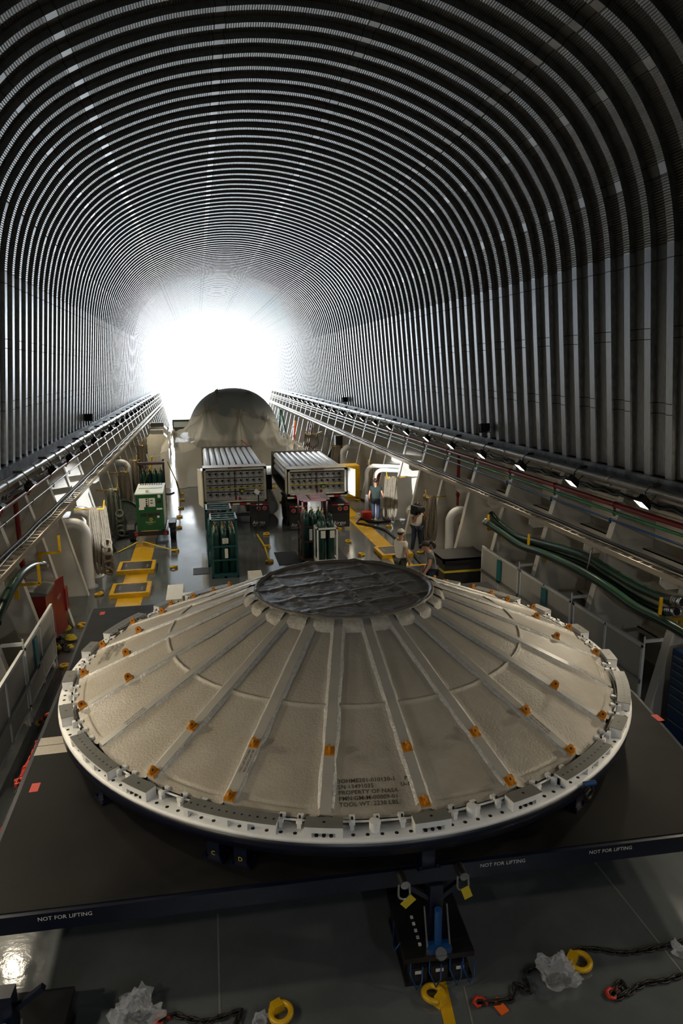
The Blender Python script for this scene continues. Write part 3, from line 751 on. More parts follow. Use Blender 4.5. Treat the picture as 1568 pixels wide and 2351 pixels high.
for i,(x,y,l) in enumerate(((150,1530,'yellow tie-down ring beside the lone white barrier panel'),(190,1436,'yellow tie-down ring at the corner of the pallet beside the strap pile'),(227,1365,'yellow tie-down ring beside the wide foot of a hull frame by the hatches'),(245,1310,'yellow tie-down ring beside the twin vent pipes'),
  (398,1302,GEN),(395,1354,GEN),(276,1221,GEN),(416,1134,GEN),(418,1148,GEN),(415,1166,GEN),(413,1186,GEN),(411,1211,GEN),(402,1264,'yellow tie-down ring holding the generator strap'),(800,1243,GEN),(830,1273,GEN),(893,1209,'yellow tie-down ring on the bright floor below the chained rope'),(965,1268,'yellow tie-down ring at the feet of the man filming'),(1020,1313,'yellow tie-down ring beside the white vent pipe foot'),(618,1289,'yellow tie-down ring at the end of the floor strap'),(612,1254,GEN),(612,1226,'yellow tie-down ring by the mud flap of the trailer'),(630,1118,GEN),(648,1152,GEN),(778,1214,GEN),(842,1167,'yellow tie-down ring by the trailer with the doors open'),(918,1237,GEN),(822,1148,GEN))):
    place_ring(x,y,l)
# chains
m=MB(); lk=[(0.030*cos(t)+ (0.022 if cos(t)>0 else -0.022),0.024*sin(t),0) for t in [2*pi*i/14 for i in range(14)]]
m.tube(lk,0.0105,6,closed=True); LINK=m.mesh('link'); LINK.materials.append(M_CHAIN)
m=MB(); m.tube([(0.05,0.0,0),(0.02,0.05,0),(-0.04,0.055,0),(-0.075,0.01,0),(-0.05,-0.04,0),(-0.01,-0.03,0)],[0.016,0.02,0.024,0.02,0.017,0.012],8); m.cyl((0.05,0,-0.02),(0.05,0,0.02),0.022,8); HOOK=m.mesh('hook'); HOOK.materials.append(M_REDHOOK)
LINKR=LINK.copy(); LINKR.materials.clear(); LINKR.materials.append(M_REDHOOK)
def chain(name,label,pts,z=0.025,step=0.075,red=(),hooks=(0,),scale=1.0):
    P3=[q if isinstance(q,Vector) else at(*q,z=z) for q in pts]
    dl=catmull(P3,16); t=thing(name,label,'chain',P3[0])
    L=[0]
    for i in range(1,len(dl)): L.append(L[-1]+(dl[i]-dl[i-1]).length)
    s=0.0;k=0;j=0
    while s<L[-1]:
        while j<len(L)-2 and L[j+1]<s: j+=1
        d=(dl[j+1]-dl[j]).normalized(); p=dl[j].lerp(dl[j+1],(s-L[j])/max(L[j+1]-L[j],1e-6))-P3[0]
        o=obj('link',LINKR if any(a<=s/L[-1]<=b for a,b in red) else LINK,t)
        o.matrix_local=Matrix.Translation(p)@d.to_track_quat('X','Z').to_matrix().to_4x4()@Matrix.Rotation(radians(12+90*(k%2)+(40 if k%2 else 0)*0),4,'X')@Matrix.Scale(scale,4)
        s+=step*scale; k+=1
    for hk in hooks:
        i=int(hk*(len(dl)-1)); d=(dl[min(i+1,len(dl)-1)]-dl[max(i-1,0)]).normalized()
        o=obj('hook',HOOK,t); o.matrix_local=Matrix.Translation(dl[i]-P3[0])@d.to_track_quat('X','Z').to_matrix().to_4x4()@Matrix.Scale(scale,4)
    return t
c=chain('tie_down_chain','dark chain with red hook and orange tag lying half inside a plastic bag',[(1105,2302),(1140,2300),(1180,2290),(1185,2262),(1215,2275),(1205,2240),(1235,2222),(1262,2250),(1285,2240)])
q=at(1147,2310,z=0.012)-c.location; m=MB(); m.cbox((q.x,q.y,q.z),(0.10,0.17,0.012),Matrix.Rotation(0.3,3,'Z')); m.build('tag',M_ORG,c)
chain('tie_down_chain','long dark chain leading past the yellow ring off the deck',[(1262,2212),(1310,2198),(1335,2180),(1370,2180),(1430,2188),(1490,2180),(1545,2168),(1600,2150)],hooks=())
chain('tie_down_chain','short dark chain with a red hook beside the bagged chains',[(1408,2280),(1425,2255),(1440,2275),(1418,2290),(1445,2278),(1480,2258),(1530,2250),(1575,2235),(1620,2230)],hooks=(0.0,))
chain('tie_down_chain','dark chain with red hook beside the loose clear bag',[(375,2340),(400,2330),(425,2338),(470,2345),(510,2335),(552,2322),(545,2345)],hooks=(0.0,))
# load chain with binders along the pallet side
P=[at(130,1622,X=-4.62),at(119,1645,X=-4.62),at(102,1686,X=-4.61),at(88,1706,X=-4.61),at(71,1740,X=-4.60),at(51,1781,X=-4.60),at(39,1803,X=-4.60),at(36,1845,X=-4.60),at(24,1883,X=-4.60),at(-4,1925,X=-4.60),at(-40,1990,X=-4.60)]
c=chain('load_chain','red and dark load chain with binders stretched along the pallet side',P,step=0.085,red=((0.0,0.1),(0.35,0.62),(0.78,1.0)),hooks=(0.02,0.3,0.58),scale=1.15)
for f0,f1 in((0.42,0.52),(0.82,0.9)):
    dl=catmull(P,16); a=dl[int(f0*(len(dl)-1))]-c.location; b=dl[int(f1*(len(dl)-1))]-c.location
    m=MB(); m.cyl(a,b,0.028,10); m.cyl(a.lerp(b,0.4),a.lerp(b,0.55),0.045,10); m.cyl(a.lerp(b,0.5),a.lerp(b,0.5)+Vector((0.05,-0.1,-0.28)),0.016,8); m.build('binder',M_REDHOOK,c)
c2=chain('load_chain','dark chain with yellow and red shackles at the foot of the pallet edge',[at(127,1632,X=-4.72),at(112,1640,X=-4.9),at(100,1650,z=0.1),at(88,1662,z=0.05)],hooks=(0.3,0.7),scale=1.1)
q=at(95,1660,z=0.06)-c2.location; m=MB(); m.tube([q+Vector((0.08*cos(t),0.1*sin(t),0.02)) for t in [i*0.5 for i in range(10)]],0.022,8); m.build('shackle',M_YEL,c2)
# plastic bags
def bag(px_,py_,r,label,seed,hz=0.6):
    q=at(px_,py_,z=0.0); m=MB(); m.sphere((0,0,0),1,36,24)
    vs=[]
    for v in m.v:
        v=Vector(v); n_=noise.noise(v*1.3+Vector((seed,0,0)))*0.45+abs(noise.noise(v*3.1+Vector((0,seed,0))))*0.42+noise.noise(v*7+Vector((0,0,seed)))*0.12
        k=(0.62+n_); vs.append((v.x*r*k,v.y*r*k*0.85,max(0.0,(v.z+0.75)*r*hz*k)))
    m.v=vs; m.sm=[False]*len(m.sm); o=m.build('plastic_bag',M_BAG,None,q); tag(o,label,'plastic bag')
bag(1282,2248,0.27,'clear plastic bag crumpled over a chain beside a yellow ring',3.1)
bag(312,2345,0.30,'loose clear plastic bag lying by the short red-hooked chain',8.4)
bag(597,2345,0.10,'tiny clear plastic bag tucked against a yellow ring',5.5)
bag(1562,2190,0.13,'clear plastic bag at the far end of the long chain',2.2)
bag(806,1130,0.36,'crumpled clear plastic heap beside the open trailer doors',6.6,0.8)
bag(828,1190,0.34,'clear plastic sheet heaped on the yellow lane by the red crate',9.1,0.5)
# ------------------------------------------------ yellow-bordered hatch boards
def board(x0,x1,y0,y1,label):
    t=thing('hatch_cover',label,'hatch cover',((x0+x1)/2,(y0+y1)/2,0.0)); a,b=(x1-x0)/2,(y1-y0)/2; w=0.11
    m=MB(); m.box(-a,a,-b,-b+w,0,0.13); m.build('border',M_YEL,t); m=MB(); m.box(-a,a,b-w,b,0,0.13); m.build('border',M_YEL,t)
    m=MB(); m.box(-a,-a+w,-b+w,b-w,0,0.13); m.build('border',M_YEL,t); m=MB(); m.box(a-w,a,-b+w,b-w,0,0.13); m.build('border',M_YEL,t)
    m=MB(); m.box(-a+w,a-w,-b+w,b-w,0,0.12); m.build('board',M_BOARDK,t)
    s='DO NOT STEP'
    text(s,0.075,M_INKW,t,frame((-0.30,-b+w+0.02,0.1215),(1,0,0),(0,1,0)),'warning_text'); text(s,0.06,M_INKW,t,frame((0.25,b-w-0.02,0.1215),(-1,0,0),(0,-1,0)),'warning_text')
    text('DO NOT',0.08,M_INKW,t,frame((-a+w+0.10,b-w-0.2,0.1215),(0,-1,0),(1,0,0)),'warning_text'); text('DO NOT',0.08,M_INKW,t,frame((a-w-0.10,-b+w+0.2,0.1215),(0,1,0),(-1,0,0)),'warning_text')
board(-4.9,-3.75,21.1,22.2,'yellow-bordered black hatch cover nearer the generator trailer'); board(-4.85,-3.75,18.8,19.85,'yellow-bordered black hatch cover nearer the blue pallet corner')
board(3.68,4.78,20.95,22.1,'yellow-bordered black hatch cover beside the man in the white cap'); board(3.75,4.8,18.5,19.68,'yellow-bordered black hatch cover beside the woman in the grey shirt')
for x0,x1,y0,y1 in((-2.55,-2.05,20.6,21.3),(0.2,0.95,21.0,22.6),(1.9,2.55,20.2,23.0)):
    m=MB(); m.box(x0,x1,y0,y1,0,0.012); o=m.build('floor_mat',M_BLACK); tag(o,'black rubber mat on the floor '+('beside the teal cylinder crates' if x0<0 else 'left of the brown cylinder rack' if x0<1 else 'right of the white cylinder rack'),'mat')
# ------------------------------------------------ barriers
def barrier(side,y0,y1,label,pad,grp):
    L=y1-y0; t=thing('barrier_panel',label,'barrier',(side*5.40,y0,0.0),0,grp); s=-side
    m=MB()
    for y in(0.0,L/2-0.03,L-0.05): m.box(-0.025,0.025,y,y+0.05,0.22,1.45)
    m.box(-0.025,0.025,0,L,1.40,1.46); m.box(-0.025,0.025,0,L,0.30,0.34); m.build('frame',M_WHITE,t)
    for y in(0.05,L/2+0.02):
        m=MB(); m.box(-0.006,0.006,y,y+L/2-0.07,0.34,1.40); m.build('infill_sheet',M_MESH,t)
    m=MB(); m.box(s*0.03-0.02,s*0.03+0.02,0,L,0.72,0.80); m.build('mid_rail',M_PIPEGREY,t)
    for y in(0.02,L-0.02):
        m=MB(); m.cyl((0,y,0.0),(0,y,0.24),0.022,8); m.build('foot',M_WHITE,t)
    m=MB(); m.box(min(0,side*0.36),max(0,side*0.36),-0.02,0.02,1.50,1.56); m.cyl((0,0,1.4),(0,0,1.62),0.015,8); m.build('wall_arm',M_WHITE,t)
    if pad:
        m=MB(); m.box(s*0.035-0.015,s*0.035+0.015,pad-0.11,pad+0.11,0.75,1.36); m.build('teal_pad',M_TEAL,t)
    return t
GR='white barrier panels below the green hoses'
barrier(1,14.55,16.75,'white barrier panel with teal pad next to the black wheeled bin',1.05,GR)
barrier(1,12.15,14.45,'white barrier panel with teal pad in the middle of the hose side row',1.1,GR)
barrier(1,9.75,12.05,'white barrier panel without a pad beside the blue tool cabinet',0,GR)
barrier(-1,12.1,14.45,'white barrier panel with a teal pad beside the red hose cabinet',0.7,'white barrier panel on the generator side')
barrier(-1,9.7,12.0,'bare white barrier panel partly out of view behind a hull frame',0,'white barrier panel on the generator side')
# ------------------------------------------------ blue tool cabinet
t=thing('tool_cabinet','dark blue steel tool cabinet with drawers beside a hull frame','cabinet',(5.58,7.9,0.0))
m=MB(); m.box(0.02,0.65,0,1.38,0,1.58); m.build('body',M_BLUE,t)
z=0.08
for hgt in(0.26,0.26,0.2,0.16,0.16,0.13,0.13,0.12):
    m=MB(); m.box(0.0,0.03,0.03,1.35,z,z+hgt-0.015); d=m.build('drawer',M_BLUE,t)
    m=MB(); m.box(-0.012,0.01,0.06,1.32,z+hgt-0.045,z+hgt-0.018); m.build('handle',M_GREYP,d); z+=hgt
# ------------------------------------------------ black wheeled bin with yellow strap
p=at(1060,1310,z=0)
t=thing('wheeled_bin','black wheeled bin with a yellow strap behind the white vent pipe','bin',(5.05,17.55,0.0))
m=MB(); m.box(-0.62,0.62,-0.45,0.55,0.15,0.98); m.build('body',M_BLACK,t); m=MB(); m.box(-0.68,0.68,-0.5,0.6,0.98,1.03); m.box(-0.68,-0.62,-0.5,0.6,0.9,1.05); m.box(0.62,0.68,-0.5,0.6,0.9,1.05); m.box(-0.68,0.68,-0.5,-0.44,0.9,1.05); m.build('rim',M_BLACKM,t)
for x in(-0.5,0.5):
    for y in(-0.35,0.45): m=MB(); m.cyl((x-0.03,y,0.08),(x+0.03,y,0.08),0.08,12); m.box(x-0.04,x+0.04,y-0.03,y+0.03,0.08,0.16); m.build('caster',M_BLACKM,t)
m=MB(); m.box(-0.635,0.635,-0.47,-0.455,0.62,0.68); m.box(-0.64,-0.625,-0.46,0.5,0.62,0.68); m.build('strap',M_STRAP,t)
# ------------------------------------------------ hoses on yellow hooks
HG='green suction hoses on the yellow hooks'
def hose(name,label,pts,r,coupl,X=5.72,side=1):
    P3=[at(a,b,X=side*X) if not isinstance(a,Vector) else a for a,b in pts]; dl=catmull(P3,10); t=thing(name,label,'hose',dl[0],0,HG if side>0 else None)
    m=MB(); m.tube([q-dl[0] for q in dl],r,14); m.build('tube',M_HOSE,t)
    for e in coupl:
        a=dl[0] if e==0 else dl[-1]; d=(dl[1]-dl[0] if e==0 else dl[-1]-dl[-2]).normalized()
        if e==0: d=-d
        m=MB(); p0=a-dl[0]
        for k in range(3): m.cyl(p0-d*(0.05+0.045*k),p0-d*(0.025+0.045*k),r*1.12,16)
        m.cyl(p0,p0+d*0.05,r*1.05,16); m.torus(p0+d*0.06,r*1.0,0.02,18,8,d.to_track_quat('Z','Y').to_matrix()); m.build('coupling',M_STEEL,t)
        m=MB(); m.cyl(p0+d*0.055,p0+d*0.058,r*0.85,16); m.build('bore',M_BLACK,t)
hose('suction_hose','thick dark green hose, lowest on the yellow hooks',[(1118,1200),(1150,1222),(1195,1252),(1240,1268),(1290,1290),(1345,1318),(1400,1352),(1460,1395),(1520,1425),(1600,1470)],0.088,(0,),5.50)
hose('suction_hose','thick dark green hose looped over the first hook beside the vent pipe',[(1132,1192),(1150,1215),(1185,1240),(1230,1256),(1285,1276),(1340,1298),(1395,1332),(1450,1368),(1510,1400),(1548,1404)],0.085,(1,),5.78)
hose('suction_hose','thick dark green hose, uppermost with a steel end coupling',[(1128,1180),(1150,1205),(1190,1232),(1240,1246),(1300,1262),(1350,1280),(1400,1310),(1460,1345),(1515,1370),(1562,1382)],0.088,(1,),5.68)
def hook(side,px_,py_,X,label):
    q=at(px_,py_,X=side*X); t=thing('hose_hook',label,'hook',q,0,'yellow hose hooks bolted on hull frames'); s=side
    m=MB(); m.box(-0.03,0.03,-0.012,0.012,0.0,0.42); m.box(min(0,s*0.5),max(0,s*0.5),-0.012,0.012,-0.03,0.03); m.build('arm',M_YEL,t)
    m=MB(); m.box(min(s*0.42,s*0.5),max(s*0.42,s*0.5),-0.014,0.014,-0.3,0.02); m.build('mount',M_YEL,t)
for x,y,l in((1120,1216,'yellow hose hook at the coupling end of the hoses'),(1212,1265,'yellow hose hook under the bend of the hoses'),(1513,1425,'yellow hose hook nearest the blue tool cabinet')): hook(1,x,y,5.5,l)
hook(-1,138,1268,5.55,'empty yellow hose hook beside the twin vent pipes'); hook(-1,92,1340,5.5,'yellow hose hook beside the red hose cabinet')
m=MB(); q=[at(1358,1262,X=5.62),at(1352,1290,X=5.55),at(1345,1318,X=5.6),at(1352,1300,X=5.9),at(1360,1258,X=5.64)]; m.tube(q,0.012,6); o=m.build('lashing_cord',M_PIPEGREY); tag(o,'grey lashing cord tying the green hoses to the cable tray','cord')
hose('suction_hose','shiny green hose leading past the red hose cabinet',[(98,1300),(75,1302),(50,1318),(30,1345),(12,1378),(-10,1430)],0.095,(0,),5.72,-1)
# ================================================================== VENTS, ROPES
def vent(x,y,zt,label,side,r=0.16):
    t=thing('vent_pipe',label,'vent pipe',(x,y,0)); s=side
    m=MB(); R=0.34
    pts=[(0,0,0),(0,0,zt-R)]+[(s*(R-R*cos(a)),0,zt-R+R*sin(a)) for a in [pi/2*i/8 for i in range(1,9)]]+[(s*(R+0.5),0,zt)]
    pts=pts[:-1]+[(s*(R+0.25),0,zt-0.02),(s*(7.2-abs(x)),0,zt-0.12)] if abs(x)<7 else pts
    m.tube(pts,r,20); m.build('pipe',M_WHITE,t)
    m=MB(); m.cyl((0,0,0),(0,0,0.03),r+0.08,20); m.build('flange',M_WHITE,t)
q=at(1030,1293,z=0); vent(q.x,q.y,1.75,'white gooseneck vent pipe standing beside the black wheeled bin',1,0.145)
q=at(199,1350,z=0); vent(-5.55,q.y+0.1,1.95,'front one of the twin white vent pipes beside the hanging ropes',-1)
q=at(213,1330,z=0); vent(-5.5,q.y+0.3,2.1,'rear one of the twin white vent pipes beside the hanging ropes',-1)
vent(4.98,26.9,2.1,'white vent pipe behind the walking man in dark green',1,0.085); vent(4.78,27.5,2.2,'white vent pipe farther behind the walking man in dark green',1,0.085)
vent(5.6,36.2,2.0,'white vent pipe beyond the yellow cabinet on the far wall',1); vent(-5.55,33.0,2.0,'white vent pipe beyond the ropes behind the cylinder rack',-1); vent(5.6,44.5,2.0,'white vent pipe beside the red ladder',1)
def rope(px_,top,bot,X,side,w,label,mt=None,tangled=False,n=7,grp='rope coils hanging on the hull frames'):
    a=at(px_,top,X=side*X); bz=max(0.12,(at(px_,bot,Y=a.y)).z)
    t=thing('rope_coil',label,'rope',(a.x,a.y,bz),0,grp); H=a.z-bz; rg=random.Random(px_)
    for k in range(n):
        u=(k/(n-1)-0.5); hh=H*rg.uniform(0.74,1.0); xx0=-side*(0.12+(u+0.5)*w*0.5); pts=[]
        for i in range(21):
            s_=2*pi*i/20; z=H-hh*(1-cos(s_))/2; f_=(H-z)/H
            pts.append((xx0+0.07*sin(s_)*(0.4+f_)-side*0.05*f_, u*w*0.35-0.14+0.05*cos(s_)*(1-f_)+0.03*sin(s_*2+k*1.7), z+0.012*sin(i+k)))
        m=MB(); m.tube(pts[:-1],0.036,7,closed=True); m.build('strand',mt or M_ROPE,t)
    if tangled:
        for k in range(5):
            z=H*(0.5-0.1*k); m=MB(); m.torus((-side*(0.2+w*0.4),-0.2,z),0.13,0.035,14,7,Matrix.Rotation(k*0.9,3,'Y')@Matrix.Rotation(1.1,3,'X')); m.build('loop',mt or M_ROPE,t)
    m=MB(); m.cyl((side*0.35,0,H-0.05),(-side*0.1-side*w*0.5,-0.12,H-0.05),0.022,8); m.cyl((-side*0.1-side*w*0.5,-0.12,H-0.05),(-side*0.14-side*w*0.5,-0.12,H+0.22),0.018,8); m.build('peg',M_YEL,t)
rope(198,1165,1338,5.55,-1,0.8,'tan rope coil knotted up beside the twin vent pipes',None,True,9)
rope(242,1122,1235,5.66,-1,0.65,'grey-green rope coil with a chain bunch beside the generator',M_ROPE2,True,9)
rope(268,1082,1160,5.66,-1,0.65,'tan rope coil hanging behind the drum fan'); rope(290,1056,1140,5.66,-1,0.75,'dark tan rope coil left of the black cylinder rack',None,False,9)
rope(312,1022,1080,5.66,-1,0.6,'rope coil hanging just before the white machine cabinets'); rope(325,1005,1050,5.66,-1,1.0,'rope coil half hidden behind the white machine cabinets')
rope(912,1093,1195,5.62,1,0.7,'tan rope coil with chain on the bright frame behind the filming man',None,False,9)
rope(1002,1137,1250,5.78,1,0.62,'long tan rope coil between the filming man and the white vent pipe',None,False,9)
rope(866,1065,1140,5.5,1,0.62,'tan rope coil behind the walking man in dark green'); rope(783,1022,1072,5.62,1,0.7,'tan rope coil above the trailer with two open doors',None,False,8); rope(730,995,1030,5.62,1,1.4,'farthest tan rope coil beside the black sheet')
# chain bunch over the bright frame
chain('rope_chain','rusty chain hanging beside the rope on the bright frame',[at(898,1100,X=5.5),at(903,1150,X=5.45),at(895,1180,X=5.42),at(886,1195,X=5.4)],step=0.13,hooks=(),scale=2.0)
# ================================================================== LEFT WALL FITTINGS
t=thing('hose_cabinet','red fire hose cabinet with open door beside the white barrier','cabinet',(-5.95,15.2,0.25))
m=MB(); m.box(-0.35,0.35,-0.30,0.45,0.0,1.25); m.build('body',M_RED,t); m=MB(); m.prism([(-0.4,1.25),(0.4,1.25),(0.4,1.3),(-0.4,1.45)],'y',-0.34,0.5); m.build('roof',M_GREYP,t)
m=MB(); m.cbox((0.37,0.75,0.62),(0.04,0.68,1.3),Matrix.Rotation(radians(-14),3,'Z')); d=m.build('door',M_RED,t)
text('FIRE HOSE',0.12,M_PAPER,d,frame((0.42,0.50,0.85),(0,1,0),(0,0,1)),'door_text')
m=MB(); m.box(0.3,0.5,1.05,1.3,0.4,0.95); m.tube([(0.45,1.2,0.45+0.02*i) for i in range(20)],0.06,8); m.build('hose_rack',M_RED,t)
for w,s_,p_,X_ in((wall_left,-1,(62,1296),7.19),(wall_right,1,(1002,1158),7.19)):
    q=at(*p_,X=s_*X_); o=text('FIRE HOSE',0.17,M_RED,w,frame(q,(0,-s_,0),(0,0,1)),'fire_hose_text')
t=thing('hose_rack','red fire hose rack with folded white hose behind the vent pipe','rack',(6.5,19.9,0.75))
m=MB(); m.box(-0.3,0.3,-0.6,-0.55,0,0.5); m.box(-0.3,0.3,0.55,0.6,0,0.5); m.box(-0.3,-0.26,-0.6,0.6,0.45,0.5); m.box(-0.3,-0.26,-0.6,0.6,0,0.05); m.build('frame',M_RED,t)
for k in range(8):
    m=MB(); m.tube([(-0.2+0.03*(k%3),-0.5,0.08+0.05*k),(-0.2,0.5,0.08+0.05*k)],0.025,6); m.build('hose_fold',M_PAPER,t)
# wire basket and pile of straps
q=at(138,1410,z=0); t=thing('wire_basket','tall grey wire mesh basket holding white boards between two hull frames','basket',(-6.05,17.5,0))
m=MB()
for i in range(7):
    for x0,y0,x1,y1 in((-0.25,-0.3,0.25,-0.3),(0.25,-0.3,0.25,0.3),(-0.25,0.3,0.25,0.3),(-0.25,-0.3,-0.25,0.3)): m.beam((x0,y0,0.15*i+0.02),(x1,y1,0.15*i+0.02),0.012)
for x,y in((-0.25,-0.3),(0.25,-0.3),(0.25,0.3),(-0.25,0.3),(0.25,0.0),(0.0,-0.3),(0.25,-0.15),(0.25,0.15)): m.beam((x,y,0),(x,y,0.95),0.012)
m.build('mesh',M_GREYP,t)
for x,y,a in((0.0,0.0,0.1),(0.1,0.1,-0.1),(-0.1,-0.1,0.18)):
    m=MB(); m.beam((x,y,0.02),(x+a,y,1.35),0.09,0.03); m.build('board',M_WHITE,t)
rg=random.Random(3)
for i in range(9):
    q=at(rg.uniform(128,163),rg.uniform(1442,1495),z=0.06); q.z=0.055
    m=MB(); R=rg.uniform(0.07,0.13); rot=Matrix.Rotation(rg.uniform(-0.35,0.35),3,'X')@Matrix.Rotation(rg.uniform(-.3,.3),3,'Y')
    for k in range(4): m.torus((0,0,0.02+0.02*k),R-0.012*k,0.02,16,6,rot)
    o=m.build('strap_roll',M_STRAP if i%3 else M_DSTEEL,None,q); tag(o,('yellow' if i%3 else 'dark')+' rolled strap in the pile at the foot of a hull frame','strap','rolled straps piled by the hull frame')
# ================================================================== GAS CYLINDERS AND RACKS
def gas(m,x,y,z,h,r=0.115):
    m.lathe([(0.02,z),(r,z+0.01),(r,z+h-0.22),(r*0.92,z+h-0.14),(r*0.6,z+h-0.06),(r*0.32,z+h-0.02),(r*0.3,z+h)],14,(x,y,0))
def rack(name,label,loc,nx,ny,H,W,D,mt,open_top=True,cage=True,h_cyl=1.45,cap=False,tilt=0.0,rotz=0.0,bars=(0.06,0.62,1.12),sling=True,frame_z=0.1,front_bars=True):
    t=thing(name,label,'cylinder rack',loc,rotz); a,b=W/2,D/2; w=0.05
    m=MB()
    for x in(-a,a-w):
        for y in(-b,b-w): m.box(x,x+w,y,y+w,0,H)
    m.build('post_frame',mt,t)
    m=MB(); m.box(-a,a,-b,-b+w,H-w,H); m.box(-a,a,b-w,b,H-w,H); m.box(-a,-a+w,-b,b,H-w,H); m.box(a-w,a,-b,b,H-w,H); m.box(-a,a,-b*0.33-0.02,-b*0.33+0.02,H-w,H-0.01); m.box(-a,a,b*0.33-0.02,b*0.33+0.02,H-w,H-0.01); m.build('top_frame',mt,t)
    if front_bars:
        for z in bars:
            m=MB(); m.box(-a,a,-b-0.005,-b+0.03,z,z+0.05); m.box(-a-0.005,-a+0.03,-b,b,z,z+0.05); m.box(a-0.03,a+0.005,-b,b,z,z+0.05); m.build('side_rail',mt,t)
    m=MB(); m.box(-a,a,-b,b,frame_z,frame_z+0.04); m.box(-a,a,-b,-b+0.06,0,frame_z); m.box(-0.04,0.04,-b,b,0,frame_z); m.box(-a,a,b-0.06,b,0,frame_z); m.build('base',mt,t)
    for j in range(ny):
        for i in range(nx):
            x=-a+0.04+(W-0.08)*(i+0.5)/nx; y=-b+0.06+(D-0.1)*(j+0.5)/ny
            m=MB(); gas(m,x,y,frame_z+0.04,h_cyl,min(0.115,(W-0.1)/nx/2-0.004)); c_=m.build('gas_cylinder',M_CYL,t)
            m=MB(); z=frame_z+0.04+h_cyl
            if cap: m.sphere((x,y,z+0.08),(0.045,0.045,0.10),10,8); m.cyl((x,y,z-0.02),(x,y,z+0.04),0.045,10); m.build('valve_cap',M_CYL,c_)
            else:
                m.cyl((x,y,z-0.02),(x,y,z+0.05),0.025,8); m.torus((x,y,z+0.06),0.035,0.010,10,5); m.box(x-0.012,x+0.012,y-0.06,y,z,z+0.02); m.build('valve',M_BRASS,c_)
    return t
def label_on(t,x,y,z,w,h,lines,s=0.03):
    m=MB(); m.box(x,x+w,y-0.004,y,z,z+h); o=m.build('paper_label',M_PAPER,t)
    for i,l in enumerate(lines): text(l,s,M_GENG if i else M_REFR,o,frame((x+0.015,y-0.006,z+h-s*1.15*(i+1)),(1,0,0),(0,0,1)),'label_text')
TG='teal cylinder crates stacked beside the trailer'
r1=rack('cylinder_crate','teal steel crate of green gas cylinders, the one standing on the near side',(-1.56,20.55,0.0),3,4,1.85,0.82,1.02,M_TEALC,bars=(0.06,0.55,0.98),h_cyl=1.4)
label_on(r1,-0.06,-0.53,1.10,0.18,0.17,['1 1021','2 1046','1 2024'],0.045); label_on(r1,0.0,-0.53,0.64,0.10,0.30,[],0.02)
r1['group']=TG
m=MB(); m.tube([(-0.1,-0.1,1.83),(-0.05,0.0,2.05),(0.0,0.0,2.05)],0.02,6); m.build('sling_eye',M_TEALC,r1)
r2=rack('cylinder_crate','teal steel crate of green gas cylinders tucked between the near crate and the trailer',(-1.66,21.85,0.0),3,4,1.9,0.82,1.02,M_TEALC,bars=(0.06,0.55,0.98),h_cyl=1.4); r2['group']=TG
rb=rack('cylinder_rack','rust-brown rack of green gas cylinders behind the white rack',(1.42,21.55,0.0),3,3,2.12,0.86,1.0,M_BROWN,bars=(0.1,0.7,1.2),h_cyl=1.5); label_on(rb,-0.20,-0.52,0.78,0.10,0.38,[],0.02)
m=MB(); m.box(-0.48,-0.18,-0.53,0.5,2.12,2.15); m.box(0.22,0.5,-0.53,0.5,2.12,2.15)
for y in(-0.4,-0.15,0.15,0.4): m.box(-0.2,0.25,y-0.03,y+0.03,2.12,2.14)
m.build('top_plate',M_BROWN,rb)
rw=rack('cylinder_rack','white rack of four tall green gas cylinders with domed caps',(1.70,20.68,0.0),2,2,1.32,0.68,0.62,M_WHITE,bars=(0.22,),h_cyl=1.42,cap=True)
for x in(-0.22,0.08): label_on(rw,x,-0.335,1.0,0.15,0.24,['','','T'],0.04)
rd=rack('cylinder_rack','black rack of green gas cylinders behind the generator',(-4.40,32.2,0.0),4,2,2.05,1.1,0.85,M_BLACKM,bars=(0.12,1.02),h_cyl=1.55); label_on(rd,0.08,-0.45,0.5,0.12,0.4,[],0.02)
m=MB(); m.box(-0.6,0.6,-0.46,-0.3,2.02,2.12); m.sphere((-0.5,-0.4,2.2),0.06); m.sphere((0.55,-0.4,2.2),0.06); m.build('top_plate',M_BROWN,rd)
